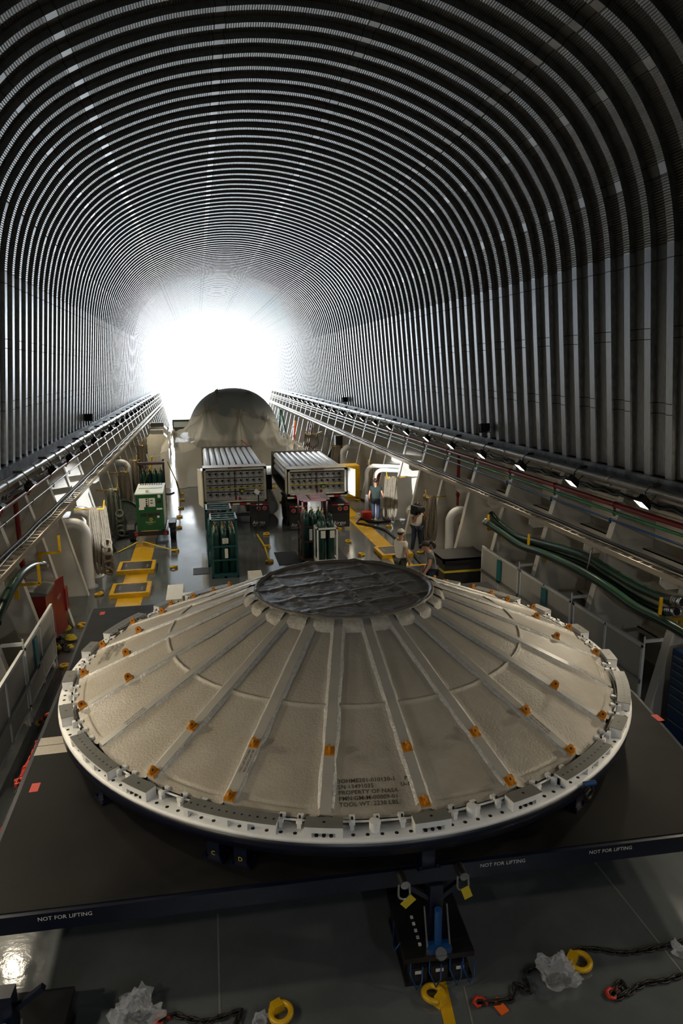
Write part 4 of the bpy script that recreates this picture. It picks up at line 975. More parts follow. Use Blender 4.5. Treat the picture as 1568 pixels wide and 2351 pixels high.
# ================================================================== TUBE TRAILERS
def trailer(loc,W,zb,zt,nt,rows,L,label,door,logos,flapz):
    t=thing('tube_trailer',label,'trailer',loc); a=W/2; H=zt-zb
    # near end cabinet
    m=MB(); m.box(-a,a,0,0.09,zt-0.10,zt); m.box(-a,a,0,0.09,zb,zb+0.10); m.box(-a,-a+0.11,0,0.09,zb,zt); m.box(a-0.11,a,0,0.09,zb,zt); m.box(-a,a,0.0,0.75,zt-0.03,zt+0.005); m.box(-a,-a+0.03,0,0.75,zb,zt); m.box(a-0.03,a,0,0.75,zb,zt); m.box(-a,a,0,0.75,zb,zb+0.04); m.build('cabinet_frame',M_CREAM,t)
    m=MB(); m.box(-a+0.03,a-0.03,0.45,0.5,zb,zt); m.build('bulkhead',M_WHITE,t)
    m=MB(); m.box(-0.28,0.28,-0.03,0.0,zt-0.06,zt+0.015); lb=m.build('light_bar',M_GREYP,t)
    for x in(-0.2,0.0,0.2): m=MB(); m.cyl((x,-0.05,zt-0.02),(x,-0.03,zt-0.02),0.035,10); m.build('marker_lamp',M_REFR,lb)
    nr=4 if H>1.3 else 3
    for j in range(nr):
        z=zb+0.16+(H-0.32)*(j+0.5)/nr
        m=MB(); m.cyl((-a+0.12,0.36,z+0.10),(a-0.12,0.36,z+0.10),0.018,6); m.build('manifold',M_DSTEEL,t)
        for i in range(nt):
            x=-a+0.14+(W-0.28)*(i+0.5)/nt
            m=MB(); m.cyl((x,0.45,z),(x,0.30,z),0.032,8); m.torus((x,0.30,z),0.035,0.012,10,5,Matrix.Rotation(pi/2,3,'X')); m.tube([(x,0.34,z-0.03),(x+0.03,0.3,z-0.12),(x+0.07,0.32,z-0.10),(x+0.06,0.36,z+0.1)],0.009,5); m.build('valve',M_DSTEEL,t)
    m=MB(); m.cyl((0,0.3,zb+0.1),(0,0.3,zt-0.2),0.02,8); m.build('riser',M_DSTEEL,t)
    m=MB(); m.box(-a+0.11,a-0.11,0.04,0.05,zb+H*0.40,zb+H*0.43); m.build('safety_bar',M_STRAP,t)
    m=MB(); m.box(0.16,0.36,0.2,0.32,zb+H*0.25,zb+H*0.36); m.build('control_box',M_GENG,t); m=MB(); m.box(0.22,0.33,0.19,0.2,zb+H*0.27,zb+H*0.33); m.build('control_label',M_STRAP,t)
    m=MB(); m.box(-0.02,0.05,0.1,0.25,zb+0.05,zb+0.22); m.box(0.12,0.22,0.1,0.25,zb+0.06,zb+0.18); m.build('shutoff_valve',M_RED,t)
    # tubes
    for j in range(rows):
        for i in range(nt):
            r=(W-0.12)/nt/2-0.008; x=-a+0.06+(W-0.12)*(i+0.5)/nt; z=zt-0.02-r*0.75-j*(2*r+0.02)
            if j>0 and 0<i<nt-1: continue
            m=MB(); m.tube([(x,0.55,z),(x,0.75,z),(x,L-0.5,z),(x,L-0.28,z),(x,L-0.18,z)],[r*0.5,r,r,r*0.75,r*0.3],20); m.build('gas_tube',M_TUBE,t)
    m=MB(); m.box(-a,a,L-0.1,L,zb,zt+0.03); m.build('far_bulkhead',M_GREYP,t)
    m=MB(); m.box(-a,a,0.05,L,zb-0.12,zb); m.box(-0.55,-0.4,0.1,L,zb-0.4,zb-0.1); m.box(0.4,0.55,0.1,L,zb-0.4,zb-0.1); m.build('chassis',M_BLACKM,t)
    for s in(-1,1):
        m=MB()
        for y in(0.75,1.95):
            for xo in(0.0,0.3): m.cyl((s*(a-0.02-xo)-0.13*s-0.12,y,0.5),(s*(a-0.02-xo)-0.13*s+0.12,y,0.5),0.5,22)
        wl=m.build('wheel_set',M_BLACK,t); wl['kind']='stuff'
        m=MB(); x0,x1=(a-0.72,a) if s>0 else (-a,-a+0.72); m.box(x0,x1,-0.42,2.5,1.03,1.06); m.box(x0,x1,-0.45,-0.42,0.66,1.03); m.build('fender',M_BLACKM,t)
        m=MB(); m.box(x0,x1,-0.44,-0.425,flapz,0.7); fl_=m.build('mud_flap',M_BLACK,t)
        text('Airgas',0.20,M_INKW,fl_,frame(((x0+0.06),-0.447,flapz+0.12),(1,0,0),(0,0,1)),'logo_text'); text('an Air Liquide company',0.045,M_INKW,fl_,frame((x0+0.07,-0.447,flapz+0.05),(1,0,0),(0,0,1)),'logo_text')
        for i in(0,1):
            xx=s*(a-0.16-0.24*i); m=MB(); m.cyl((xx,-0.47,0.84),(xx,-0.45,0.84),0.07,14); lamp=m.build('tail_lamp',M_REFR,t); m=MB(); m.torus((xx,-0.462,0.84),0.075,0.012,16,6,Matrix.Rotation(pi/2,3,'X')); m.build('bezel',M_STEEL,lamp)
        for i in range(3):
            m=MB(); m.box(x0+0.24*i,x0+0.24*i+0.24,-0.455,-0.45,0.98,1.025); m.build('reflector_strip',M_REFR if i!=1 else M_PAPER,t)
    for i in range(9):
        x=-a+W*i/9; m=MB(); m.box(x,x+W/9,0.035,0.05,zb-0.1,zb-0.02); m.build('reflector_strip',M_REFR if i%2 else M_PAPER,t)
    m=MB(); m.box(-a+0.75,a-0.75,-0.2,-0.1,0.5,0.62); m.box(-a+0.75,a-0.75,-0.2,-0.1,0.2,0.27); m.build('bumper_bar',M_BLACKM,t)
    for s in door:
        dm=MB(); dm.cbox((s*(a+0.11),-0.0-0.36 if s<0 else -0.2,(zb+zt)/2),(0.04,0.78,H-0.02),Matrix.Rotation(radians(-12*s if s<0 else 12),3,'Z')); dd=dm.build('door',M_CREAM,t)
        dm=MB(); dm.cbox((s*(a+0.11)-0.03*s,-0.36 if s<0 else -0.2,(zb+zt)/2),(0.02,0.6,H-0.25),Matrix.Rotation(radians(-12*s if s<0 else 12),3,'Z')); dm.build('inner_panel',M_WHITE,dd)
    return t
TA=trailer((-0.83,26.75,0),2.52,1.02,2.47,9,4,7.4,'tube trailer of polished gas tubes with its cream door open by the teal crates',(-1,),2,0.08)
TB=trailer((2.37,25.95,0),2.42,1.33,2.42,9,3,5.9,'tube trailer of polished gas tubes standing behind the brown cylinder rack',(1,),2,0.08)
# tripod sign on the trailer side
t=thing('work_light','white work lamp on a black stand behind the left trailer fender','lamp',(0.0,25.9,0)); m=MB(); m.cyl((0,0,0),(0,0,1.5),0.025,8)
for a_ in(0,2.1,4.2): m.cyl((0,0,0.35),(0.35*cos(a_),0.35*sin(a_),0.0),0.018,6)
m.build('stand',M_BLACKM,t); m=MB(); m.cbox((-0.05,-0.05,1.6),(0.2,0.1,0.16),Matrix.Rotation(0.6,3,'Y')); m.build('head',M_WHITE,t)
# ================================================================== GENERATOR TRAILER
t=thing('generator_trailer','green towable generator with pale roof on a black two-wheel trailer','generator',(-4.04,24.75,0.0))
m=MB(); m.box(-0.48,0.48,0,1.75,0.55,1.88); m.build('housing',M_GENG,t)
m=MB(); m.prism([(-0.02,1.88),(1.77,1.95),(1.77,1.99),(-0.02,1.92)],'x',-0.5,0.5); m.build('roof',M_GENW,t)
m=MB(); m.box(0.481,0.49,0.05,1.7,0.65,1.85); m.build('side_door',M_GENW,t)
for i in range(10): m=MB(); m.box(-0.42+0.085*i,-0.37+0.085*i,1.5,1.68,1.975,2.0); m.build('roof_vent',M_BLACK,t)
m=MB(); m.box(-0.42,0.42,0.85,0.9,1.955,1.965); m.build('roof_seam',M_GENG,t); m=MB(); m.box(-0.12,-0.02,0.1,0.2,1.92,2.02); m.build('filler_cap',M_CREAM,t)
m=MB(); m.box(-0.36,0.2,-0.012,0.0,1.42,1.74); m.build('control_panel',M_PAPER,t)
for i in range(4): m=MB(); m.cyl((-0.10,-0.02,1.70-0.08*i),(-0.10,-0.012,1.70-0.08*i),0.03 if i<3 else 0.045,12); m.build('gauge',M_BLACK,t)
m=MB(); m.box(-0.04,-0.02,-0.02,-0.01,1.42,1.74); m.box(0.03,0.12,-0.02,-0.012,1.64,1.67); m.box(0.03,0.12,-0.02,-0.012,1.54,1.57); m.build('switch_row',M_BLACK,t); m=MB(); m.box(0.26,0.42,-0.012,0,1.55,1.64); m.build('display',M_BLACK,t)
m=MB(); m.box(-0.38,-0.2,-0.012,0,1.32,1.42); m.build('notice',M_PAPER,t); m=MB(); m.box(0.24,0.44,-0.012,0,1.3,1.36); m.build('notice',M_PAPER,t); m=MB(); m.box(0.3,0.4,-0.012,0,1.74,1.85); m.build('notice',M_PAPER,t); m=MB(); m.box(0.24,0.32,-0.012,0,1.0,1.08); m.build('notice',M_PAPER,t)
for i in range(3): m=MB(); m.box(-0.34+0.24*i,-0.13+0.24*i,-0.008,0,1.06,1.18); m.build('louvre',M_BLACK,t)
m=MB()
for i in range(9): a_=2*pi*i/9; m.cbox((0.02+0.05*cos(a_),-0.008,0.95+0.05*sin(a_)),(0.025,0.008,0.02),Matrix.Rotation(-a_,3,'Y'))
m.torus((0.02,-0.008,0.95),0.035,0.012,14,6,Matrix.Rotation(pi/2,3,'X')); m.build('sun_logo',M_YEL,t)
text('SUNBELT',0.085,M_INKW,t,frame((-0.17,-0.008,0.82),(1,0,0),(0,0,1)),'logo_text'); text('RENTALS',0.04,M_INKW,t,frame((-0.10,-0.008,0.76),(1,0,0),(0,0,1)),'logo_text')
m=MB(); m.box(-0.62,0.62,-0.15,-0.05,0.38,0.52); m.box(-0.5,-0.4,-0.1,2.0,0.38,0.5); m.box(0.4,0.5,-0.1,2.0,0.38,0.5); m.box(-0.5,0.5,1.9,2.0,0.38,0.5); m.beam((0,2.0,0.44),(0,3.0,0.44),0.1); m.build('chassis',M_BLACKM,t)
for s in(-1,1):
    m=MB(); m.cyl((s*0.74-0.1,0.75,0.33),(s*0.74+0.1,0.75,0.33),0.33,24); w_=m.build('wheel',M_BLACK,t); m=MB(); m.cyl((s*0.85-0.01,0.75,0.33),(s*0.85+0.01,0.75,0.33),0.16,16); m.build('rim',M_STEEL,w_)
    m=MB(); m.prism([(0.2,0.55),(0.3,0.72),(1.2,0.72),(1.3,0.55)],'x',s*0.74-0.13,s*0.74+0.13); m.build('fender',M_BLACKM,t)
    m=MB(); m.box(s*0.52-0.05,s*0.52+0.05,-0.165,-0.15,0.40,0.50); m.build('tail_lamp',M_REFR,t)
m=MB(); m.box(0.52,0.56,0.0,1.6,0.5,0.56); m.build('side_rail',M_STEEL,t)
def strap(pts,label,w=0.05,mt=None,z=0.03):
    P3=[q if isinstance(q,Vector) else at(*q,z=z) for q in pts]; m=MB()
    for i in range(len(P3)-1): m.beam(P3[i],P3[i+1],w,0.008)
    o=m.build('ratchet_strap',mt or M_STRAP); tag(o,label,'strap')
strap([at(326,1243,Y=24.6),(402,1264)],'yellow strap from the generator axle to the ring on its bright side',0.08); strap([at(318,1243,Y=24.6),(290,1258),(270,1268)],'yellow strap from the generator axle towards the hull frame',0.07)
strap([(590,1226),(608,1254),(618,1288)],'yellow strap lying across the floor between teal crates and brown rack',0.06)
strap([at(384,1060,Y=31.8),at(405,1105,Y=31.6),(414,1136)],'yellow strap from the top of the black cylinder rack to the deck',0.08); strap([at(343,1070,Y=31.8),at(329,1118,Y=31.8)],'yellow strap on the hull side of the black cylinder rack',0.08)
# drum fan
t=thing('drum_fan','large polished steel drum fan beside the generator','fan',(-5.25,26.6,0.0),radians(20))
m=MB(); vs=[(0.62*cos(2*pi*i/32),-0.16,0.75+0.62*sin(2*pi*i/32)) for i in range(32)]; m.tube(vs,0.03,8,closed=True); m.tube([(v[0],0.2,v[2]) for v in vs],0.03,8,closed=True); m.add(vs+[(v[0],0.2,v[2]) for v in vs],[(i,(i+1)%32,32+(i+1)%32,32+i) for i in range(32)],True); m.build('drum',M_BLACKM,t)
m=MB(); m.add([(0,-0.05,0.75)]+[(0.6*cos(2*pi*i/32),-0.15,0.75+0.6*sin(2*pi*i/32)) for i in range(32)],[(0,1+(i+1)%32,1+i) for i in range(32)],True); m.build('cover_disc',M_BRUSH,t)
m=MB(); m.cyl((0,-0.2,0.75),(0,-0.05,0.75),0.09,14); m.build('hub',M_STEEL,t)
m=MB(); m.box(-0.05,0.05,-0.05,0.05,0.0,0.75); m.box(-0.4,0.4,-0.1,0.2,0.0,0.06); m.build('stand',M_BLACKM,t)
# ================================================================== DRAPED DOME AND FAR THINGS
t=thing('draped_dome','huge grey domed load draped in hazy plastic sheet behind the trailers','covered load',(0.0,43.0,0.0))
m=MB(); prof=[]
NU,NV=48,20; vs=[];fs=[]
for j in range(NV+1):
    ph=pi/2*j/NV
    for i in range(NU):
        th=2*pi*i/NU; vs.append((2.85*cos(th)*cos(ph)**0.9,3.2*sin(th)*cos(ph)**0.9,2.2+2.95*sin(ph)))
for j in range(NV):
    for i in range(NU): fs.append((j*NU+i,j*NU+(i+1)%NU,(j+1)*NU+(i+1)%NU,(j+1)*NU+i))
m.add(vs,fs,True); m.build('dome',M_DOME,t)
m=MB(); m.box(-3.6,3.0,-2.5,4,0.5,2.1); m.build('base_frame',M_GREYP,t); m=MB()
for x in(-3.3,2.8):
    for y in(-2.2,3.5): m.box(x-0.15,x+0.15,y-0.15,y+0.15,0,0.5)
m.build('leg_row',M_GREYP,t)
def drape(x,v):
    """v 0..1 from high on the dome down over the skirt to the floor"""
    peaks=[(-0.9,0.35),(0.75,0.33),(-1.5,0.9),(0.1,0.75),(1.6,0.8),(-3.9,0.95)]
    if v<0.62:
        k=v/0.62; y=-1.1-4.9*k**1.1; zz=4.65-2.65*k**1.15
        side=max(0,abs(x+0.4)-1.0)/3.4; zz-=(2.0*(1-k)**0.8)*min(1.0,side)**1.15*1.35
        fold=0.0
        for px_,kk in((-1.0,0.05),(1.0,0.05),(-1.7,0.5),(0.15,0.62),(1.8,0.55),(-3.8,0.6)):
            fold+=0.38*math.exp(-((x-px_)/0.32)**2-((k-kk)/0.22)**2)
        for n_,(px_,kk,am) in enumerate(((-1.0,0.03,0.22),(1.0,0.03,0.22),(-1.7,0.45,0.30),(0.15,0.60,0.34),(1.8,0.52,0.28),(-3.6,0.55,0.34),(3.2,0.75,0.26))):
            dx=(x-px_); dk=(k-kk)*3.2; an=math.atan2(dk,dx); dd=math.hypot(dx,dk)
            fold+=am*math.exp(-dd*0.75)*(1-1.6*abs(sin(an*3.5+n_*1.3)))
        zz+=fold+0.05*abs(noise.noise(Vector((x*5,k*6,2))))
        return (x,y,zz)
    k=(v-0.62)/0.38; p=drape(x,0.6199)
    return (x+0.12*sin(x*6+k*2)*k,p[1]-0.25*k+0.22*sin(x*4.2)*k+0.1*noise.noise(Vector((x*4,k*2,9)))*k,p[2]*(1-k)+0.02*k)
m=MB(); NU,NV=150,110; vs=[];fs=[]
for j in range(NV+1):
    v=j/NV; w0=-1.15-3.1*min(1,v/0.45)**0.8; w1=1.1+2.5*min(1,v/0.5)**0.9
    for i in range(NU+1): vs.append(drape(w0+(w1-w0)*i/NU,v))
for j in range(NV):
    for i in range(NU): fs.append((j*(NU+1)+i,(j+1)*(NU+1)+i,(j+1)*(NU+1)+i+1,j*(NU+1)+i+1))
m.add(vs,fs,True); m.build('plastic_drape',M_DRAPE,t)
m=MB(); a_=at(553,1010,Y=37.2)-t.location; b_=at(568,1022,Y=36.9)-t.location; m.beam(a_,b_,0.07,0.02); m.build('red_tape',M_REDHOOK,t)
# machine cabinets
def cabinet(x,y,w,d,h,label):
    t=thing('machine_cabinet',label,'cabinet',(x,y,0)); m=MB(); m.prism([(-w/2,0),(w/2,0),(w/2,h-0.2),(w/2-0.18,h),(-w/2+0.18,h),(-w/2,h-0.2)],'y',0,d); m.build('body',M_CREAM,t)
    m=MB(); m.box(-w/2+0.05,w/2-0.05,-0.02,0,0.15,h*0.5); m.build('door',M_CREAM,t); m=MB(); m.box(-w/2+0.2,w/2-0.2,0.1,0.5,h,h+0.25); m.build('hood',M_GREYP,t)
cabinet(-4.62,41.0,1.15,1.0,2.55,'cream machine cabinet beside the plastic drape behind the cylinder rack'); cabinet(-4.75,44.0,1.2,1.0,2.75,'farther cream machine cabinet behind the first one')
t=thing('yellow_stand','yellow tripod stand in front of the cream cabinet','stand',(-4.75,35.8,0)); m=MB()
for a_ in(0.3,2.4,4.5): m.cyl((0,0,0.9),(0.6*cos(a_),0.6*sin(a_),0.0),0.05,8)
m.build('leg_set',M_STRAP,t); m=MB(); m.cyl((0,0,0.8),(0.1,0,1.9),0.06,8); m.cyl((-0.6,0,0.95),(0.6,0,1.0),0.05,8); m.build('mast',M_STRAP,t)
t=thing('hvac_unit','olive drab generator unit standing beyond the draped dome','generator',(-3.15,52.0,0)); m=MB(); m.box(-0.95,0.95,0,1.6,0.5,2.6); m.build('housing',M_OLIVE,t)
m=MB(); m.box(-0.85,0.6,-0.02,0,2.05,2.45); m.build('window',M_GENW,t); m=MB(); m.cyl((0.35,-0.04,1.35),(0.35,0,1.35),0.38,20); m.build('fan_grille',M_BLACK,t); m=MB()
for s in(-0.8,0.8): m.cyl((s-0.1,0.5,0.35),(s+0.1,0.5,0.35),0.35,16)
m.box(-0.9,0.9,0.1,1.5,0.4,0.5); m.build('axle_set',M_BLACK,t)
# far right clutter
t=thing('ladder','dark red stepladder leaning on the far hull frames','ladder',(5.4,47.0,0)); m=MB()
for y in(-0.35,0.35): m.beam((-0.2,y,0),(0.3,y,2.6),0.10)
m.build('stile_pair',M_RED,t)
for i in range(9): m=MB(); f=(i+0.7)/9.5; m.beam((-0.2+0.5*f,-0.35,2.6*f),(-0.2+0.5*f,0.35,2.6*f),0.06); m.build('rung',M_PAPER,t)
t=thing('orange_stretcher','orange rescue board standing upright by the white arch','board',(4.85,50.5,0)); m=MB(); m.cbox((0,0,1.23),(0.12,0.75,2.4),Matrix.Rotation(0.08,3,'Y')); m.build('board',M_ORG,t)
for z in(0.6,1.3,2.0): m=MB(); m.cbox((-0.08,0,z),(0.04,0.6,0.08)); m.build('strap',M_BLACK,t)
t=thing('green_stepladder','green stepladder standing beyond the dome','ladder',(4.2,56.0,0)); m=MB(); m.beam((0,-0.3,0),(0.3,-0.3,3.0),0.12); m.beam((0.9,-0.3,0),(0.35,-0.3,3.0),0.12); m.beam((0,0.3,0),(0.3,0.3,3.0),0.12); m.beam((0.9,0.3,0),(0.35,0.3,3.0),0.12); m.build('stile_set',M_GENG,t)
for i in range(6): m=MB(); f=(i+0.8)/7; m.beam((0.3*f,-0.3,3*f),(0.3*f,0.3,3*f),0.08); m.build('step',M_GENG,t)
t=thing('yellow_cabinet','tall yellow flammables cabinet against the hull frame','cabinet',(4.98,31.45,0.0)); m=MB(); m.box(-0.45,0.45,0,0.9,0.0,1.65); m.build('body',M_YEL,t); m=MB(); m.box(-0.43,0.43,-0.02,0,0.1,1.6); m.build('door',M_YEL,t); m=MB(); m.box(-0.15,0.0,-0.03,-0.02,1.1,1.35); m.build('notice',M_PAPER,t)
t=thing('tool_bundle','orange-handled tools hanging on the hull frame beside the yellow cabinet','tools',(5.75,29.6,0.9)); 
for i in range(3): m=MB(); m.tube([(0.1*i,0.1*i,1.0),(0.1*i+0.03,0.08*i,0.5),(0.08*i,0.1*i,0.0)],0.05,8); m.build('handle',M_ORG if i<2 else M_DSTEEL,t)
m=MB(); m.box(-0.03,-0.0+0.02,0,0.0+0.5,-0.0,0.02); o=None
t=thing('black_sheet','black triangular sheet hung by the far vent pipe','sheet',(5.0,38.7,0.8)); m=MB(); m.prism([(0,0),(0.7,0.2),(0.6,1.2)],'y',0,0.04); m.build('sheet',M_BLACK,t)
t=thing('speaker_box','dark grey speaker box hung on a far hull frame','speaker',(5.5,36.9,1.85)); m=MB(); m.box(-0.2,0.2,-0.2,0.2,0,0.75); m.build('box',M_DSTEEL,t); m=MB(); m.box(-0.15,0.15,-0.21,-0.2,0.1,0.65); m.build('grille',M_BLACK,t)
t=thing('red_crate','bright red ribbed plastic crate on the floor behind the black hose','crate',at(843,1192,z=0)); m=MB(); m.box(-0.22,0.22,-0.1,0.25,0,0.32); m.build('body',M_REDHOOK,t)
for i in range(6): m=MB(); m.box(-0.22+0.075*i,-0.19+0.075*i,-0.115,-0.1,0.0,0.32); m.build('ridge',M_REDHOOK,t)
def floorhose(pts,r,label,mt=None):
    P3=[at(*q,z=r) for q in pts]; dl=catmull(P3,8); m=MB(); m.tube(dl,r,8); o=m.build('floor_hose',mt or M_BLACK); tag(o,label,'hose')
floorhose([(800,1128),(815,1142),(838,1150),(848,1172),(820,1198),(838,1204),(880,1215),(905,1232),(940,1262),(965,1290),(985,1305)],0.045,'black hose snaking across the yellow lane to the woman')
floorhose([(832,1192),(860,1198),(895,1195),(880,1190)],0.04,'short black hose lying round the red crate')
floorhose([(362,1090),(372,1112),(362,1126),(385,1134),(400,1130)],0.03,'thin black cable curled behind the generator'); floorhose([(240,1262),(255,1255),(262,1262),(250,1266)],0.06,'dark strap heap beside the rope coils',M_DSTEEL)
# duct between the trailers
t=thing('air_duct','white flexible air duct coming out between the trailers','duct',(0.0,0.0,0.0)); P3=[Vector((0.79,28.8,0.34)),Vector((0.80,30.5,0.5)),Vector((0.79,33.0,0.75))]; dl=catmull(P3,14); m=MB(); m.tube(dl,[0.30+0.025*(i%2) for i in range(len(dl))],14); m.build('duct_hose',M_PAPER,t)
m=MB(); m.cbox((0.8,31.0,1.15),(0.5,0.6,0.7)); m.build('blower',M_BLACKM,t)
# white transporter frame behind the cone
t=thing('spreader_bar','white steel spreader bar lying behind the conical cover','spreader bar',(0,0,0))
a_=at(424,1385,z=0.0); 
x0=at(405,1385,z=0.55).x
m=MB(); m.box(-3.15,-2.75,15.05,17.4,0.35,0.75); m.build('end_box',M_CREAM,t); m=MB(); m.box(-3.14,-2.76,16.0,16.4,0.75,0.82); m.build('pad',M_CREAM,t)
for y in(15.3,16.5): m=MB(); m.box(-2.75,2.6,y,y+0.12,0.55,0.72); m.box(-2.75,2.6,y-0.05,y+0.17,0.72,0.75); m.build('cross_beam',M_CREAM,t)
m=MB(); m.box(-0.98,-0.6,17.4,18.6,0.35,0.62); m.build('arm_box',M_CREAM,t); m=MB(); m.box(-3.2,2.6,15.0,15.2,0.0,0.06); m.box(-3.05,-2.85,15.1,15.3,0,0.4); m.box(-3.05,-2.85,17.0,17.2,0,0.4); m.box(2.3,2.5,15.3,16.6,0,0.56); m.box(-0.9,-0.7,18.2,18.4,0,0.4); m.build('support_foot',M_CREAM,t)
m=MB(); m.box(-0.9,-0.7,16.55,17.5,0.4,0.55); m.build('tie_bar',M_CREAM,t)
m=MB(); q=at(400,1385,z=0.0); m.box(-3.55,-3.2,15.2,15.9,0,0.02); o=m.build('base_plate',M_STEEL); tag(o,'bolted steel base plate on the floor beside the white spreader bar','plate')
# ================================================================== PEOPLE
def person(loc,rz,label,J,top,topc,bottom,hair,capm=None,H=1.78,pony=False,sleeves=0.5,beard=False):
    """J: joint overrides in local coords, facing -Y"""
    t=thing('person',label,'person',loc,rz); k=H/1.78
    N={'pel':((0,0,0.97),(0.13,0.095)),'bel':((0,0,1.12),(0.125,0.09)),'che':((0,0.0,1.32),(0.14,0.095)),'nek':((0,0.01,1.50),(0.062,0.062)),'hd0':((0,0,1.58),(0.062,0.075)),'hd1':((0,0,1.68),(0.078,0.095)),'hd2':((0,0.0,1.74),(0.06,0.07)),
       'lsh':((-0.185,0.0,1.43),0.052),'lel':((-0.25,0.02,1.14),0.046),'lwr':((-0.27,-0.06,0.90),0.030),'lha':((-0.27,-0.09,0.84),(0.022,0.036)),
       'rsh':((0.185,0.0,1.43),0.052),'rel':((0.25,0.02,1.14),0.046),'rwr':((0.27,-0.06,0.90),0.030),'rha':((0.27,-0.09,0.84),(0.022,0.036)),
       'lhi':((-0.095,0,0.92),0.08),'lkn':((-0.105,-0.02,0.50),0.062),'lan':((-0.11,0.03,0.09),0.036),'lfo':((-0.12,-0.12,0.04),(0.026,0.02)),
       'rhi':((0.095,0,0.92),0.08),'rkn':((0.105,-0.02,0.50),0.062),'ran':((0.11,0.03,0.09),0.036),'rfo':((0.12,-0.12,0.04),(0.026,0.02))}
    for q,v in J.items(): N[q]=(v,N[q][1])
    N={q:(tuple(c*k for c in v[0]),v[1]) for q,v in N.items()}
    for s in 'lr':      # fingers grown from the palm
        w=Vector(N[s+'wr'][0]); hd=Vector(N[s+'ha'][0]); d=(hd-w).normalized(); sd=Vector((0,1,0)) if abs(d.y)<0.8 else Vector((0,0,1)); sd=(sd-d*sd.dot(d)).normalized(); cu=d.cross(sd)
        if cu.dot(Vector((0,0,0))-Vector((hd.x,0,0)))<0: cu=-cu
        for i in range(4):
            b=hd+sd*(0.024*(i-1.5)); ln=(0.06,0.075,0.08,0.065)[i]
            N['%sf%d'%(s,i)]=(tuple(b+d*ln*0.55+cu*0.008),0.0095); N['%sg%d'%(s,i)]=(tuple(b+d*ln*0.95+cu*0.03),0.008)
        N[s+'t0']=(tuple(hd-d*0.015-sd*0.05+cu*0.012),0.0105); N[s+'t1']=(tuple(hd+d*0.03-sd*0.058+cu*0.025),0.009)
    E=[('pel','bel'),('bel','che'),('che','nek'),('nek','hd0'),('hd0','hd1'),('hd1','hd2')]
    for s in 'lr':
        E+=[('che',s+'sh'),(s+'sh',s+'el'),(s+'el',s+'wr'),(s+'wr',s+'ha'),('pel',s+'hi'),(s+'hi',s+'kn'),(s+'kn',s+'an'),(s+'an',s+'fo'),(s+'ha',s+'t0'),(s+'t0',s+'t1')]
        for i in range(4): E+=[(s+'ha','%sf%d'%(s,i)),('%sf%d'%(s,i),'%sg%d'%(s,i))]
    mk('body',M_SKIN,t,N,E,'pel')
    # shirt
    g=lambda a,b,f:tuple(Vector(N[a][0]).lerp(Vector(N[b][0]),f))
    T={'hem':(g('pel','bel',-0.45),(0.19,0.145)),'bel':(N['bel'][0],(0.185,0.14)),'che':(N['che'][0],(0.20,0.15)),'nk':(g('che','nek',0.86),(0.085,0.08))}
    TE=[('hem','bel'),('bel','che'),('che','nk')]
    for s in 'lr':
        T[s+'sh']=(N[s+'sh'][0],0.09); T[s+'sl']=(g(s+'sh',s+'el',sleeves),0.078); TE+=[('che',s+'sh'),(s+'sh',s+'sl')]
        if sleeves>0.95: T[s+'se']=(g(s+'el',s+'wr',0.6),0.055); TE.append((s+'sl',s+'se'))
    mk(top,topc,t,T,TE,'bel')
    B={'pel':(N['pel'][0],(0.172,0.128))}; BE=[]
    for s in 'lr':
        B[s+'hi']=(N[s+'hi'][0],0.112); B[s+'kn']=(N[s+'kn'][0],0.080); B[s+'an']=(g(s+'kn',s+'an',0.93),0.070); BE+=[('pel',s+'hi'),(s+'hi',s+'kn'),(s+'kn',s+'an')]
    mk('trousers',bottom,t,B,BE,'pel')
    for s in 'lr':
        a=Vector(N[s+'an'][0]); f=Vector(N[s+'fo'][0]); 
        mk('shoe',M_SHOE,t,{'h':((a.x,a.y+0.03,max(0.05,a.z-0.04)),(0.05,0.045)),'m':(tuple(a.lerp(f,0.5)-Vector((0,0,0.01))),(0.05,0.045)),'t':((f.x,f.y-0.03,f.z),(0.05,0.035))},[('h','m'),('m','t')],'m')
    h1=Vector(N['hd1'][0]); h0=Vector(N['hd0'][0]); upv=(Vector(N['hd2'][0])-h0).normalized(); fw=Vector((0,-1,0)); fw=(fw-upv*fw.dot(upv)).normalized()
    if 'face' in J: fw=Vector(J['face'])
    rt=fw.cross(upv)
    Mh=Matrix((rt,-fw,upv)).transposed()
    def hp(x,y,z): return h1+Mh@Vector((x,y,z))
    m=MB(); m.sphere((0,0,0),(0.094,0.108,0.10),18,12); m.v=[tuple(hp(v[0],v[1]+0.016,max(v[2],-0.035 if v[1]<0.02 else -0.085)+0.045)) for v in m.v]; hr=m.build('hair',hair,t)
    m=MB()
    for s in(-1,1): m.sphere(hp(s*0.033,-0.088,0.0),(0.011,0.009,0.008),8,6)
    m.build('eye_pair',M_SHOE,t)
    m=MB(); m.sphere(hp(0,-0.105,-0.03),(0.013,0.02,0.022),8,6)
    for s in(-1,1): m.sphere(hp(s*0.082,0.01,-0.015),(0.012,0.02,0.03),8,6)
    m.build('nose_and_ears',M_SKIN,t)
    m=MB(); m.cbox(hp(0,-0.098,-0.065),(0.045,0.008,0.008)); m.build('mouth',M_REFR,t)
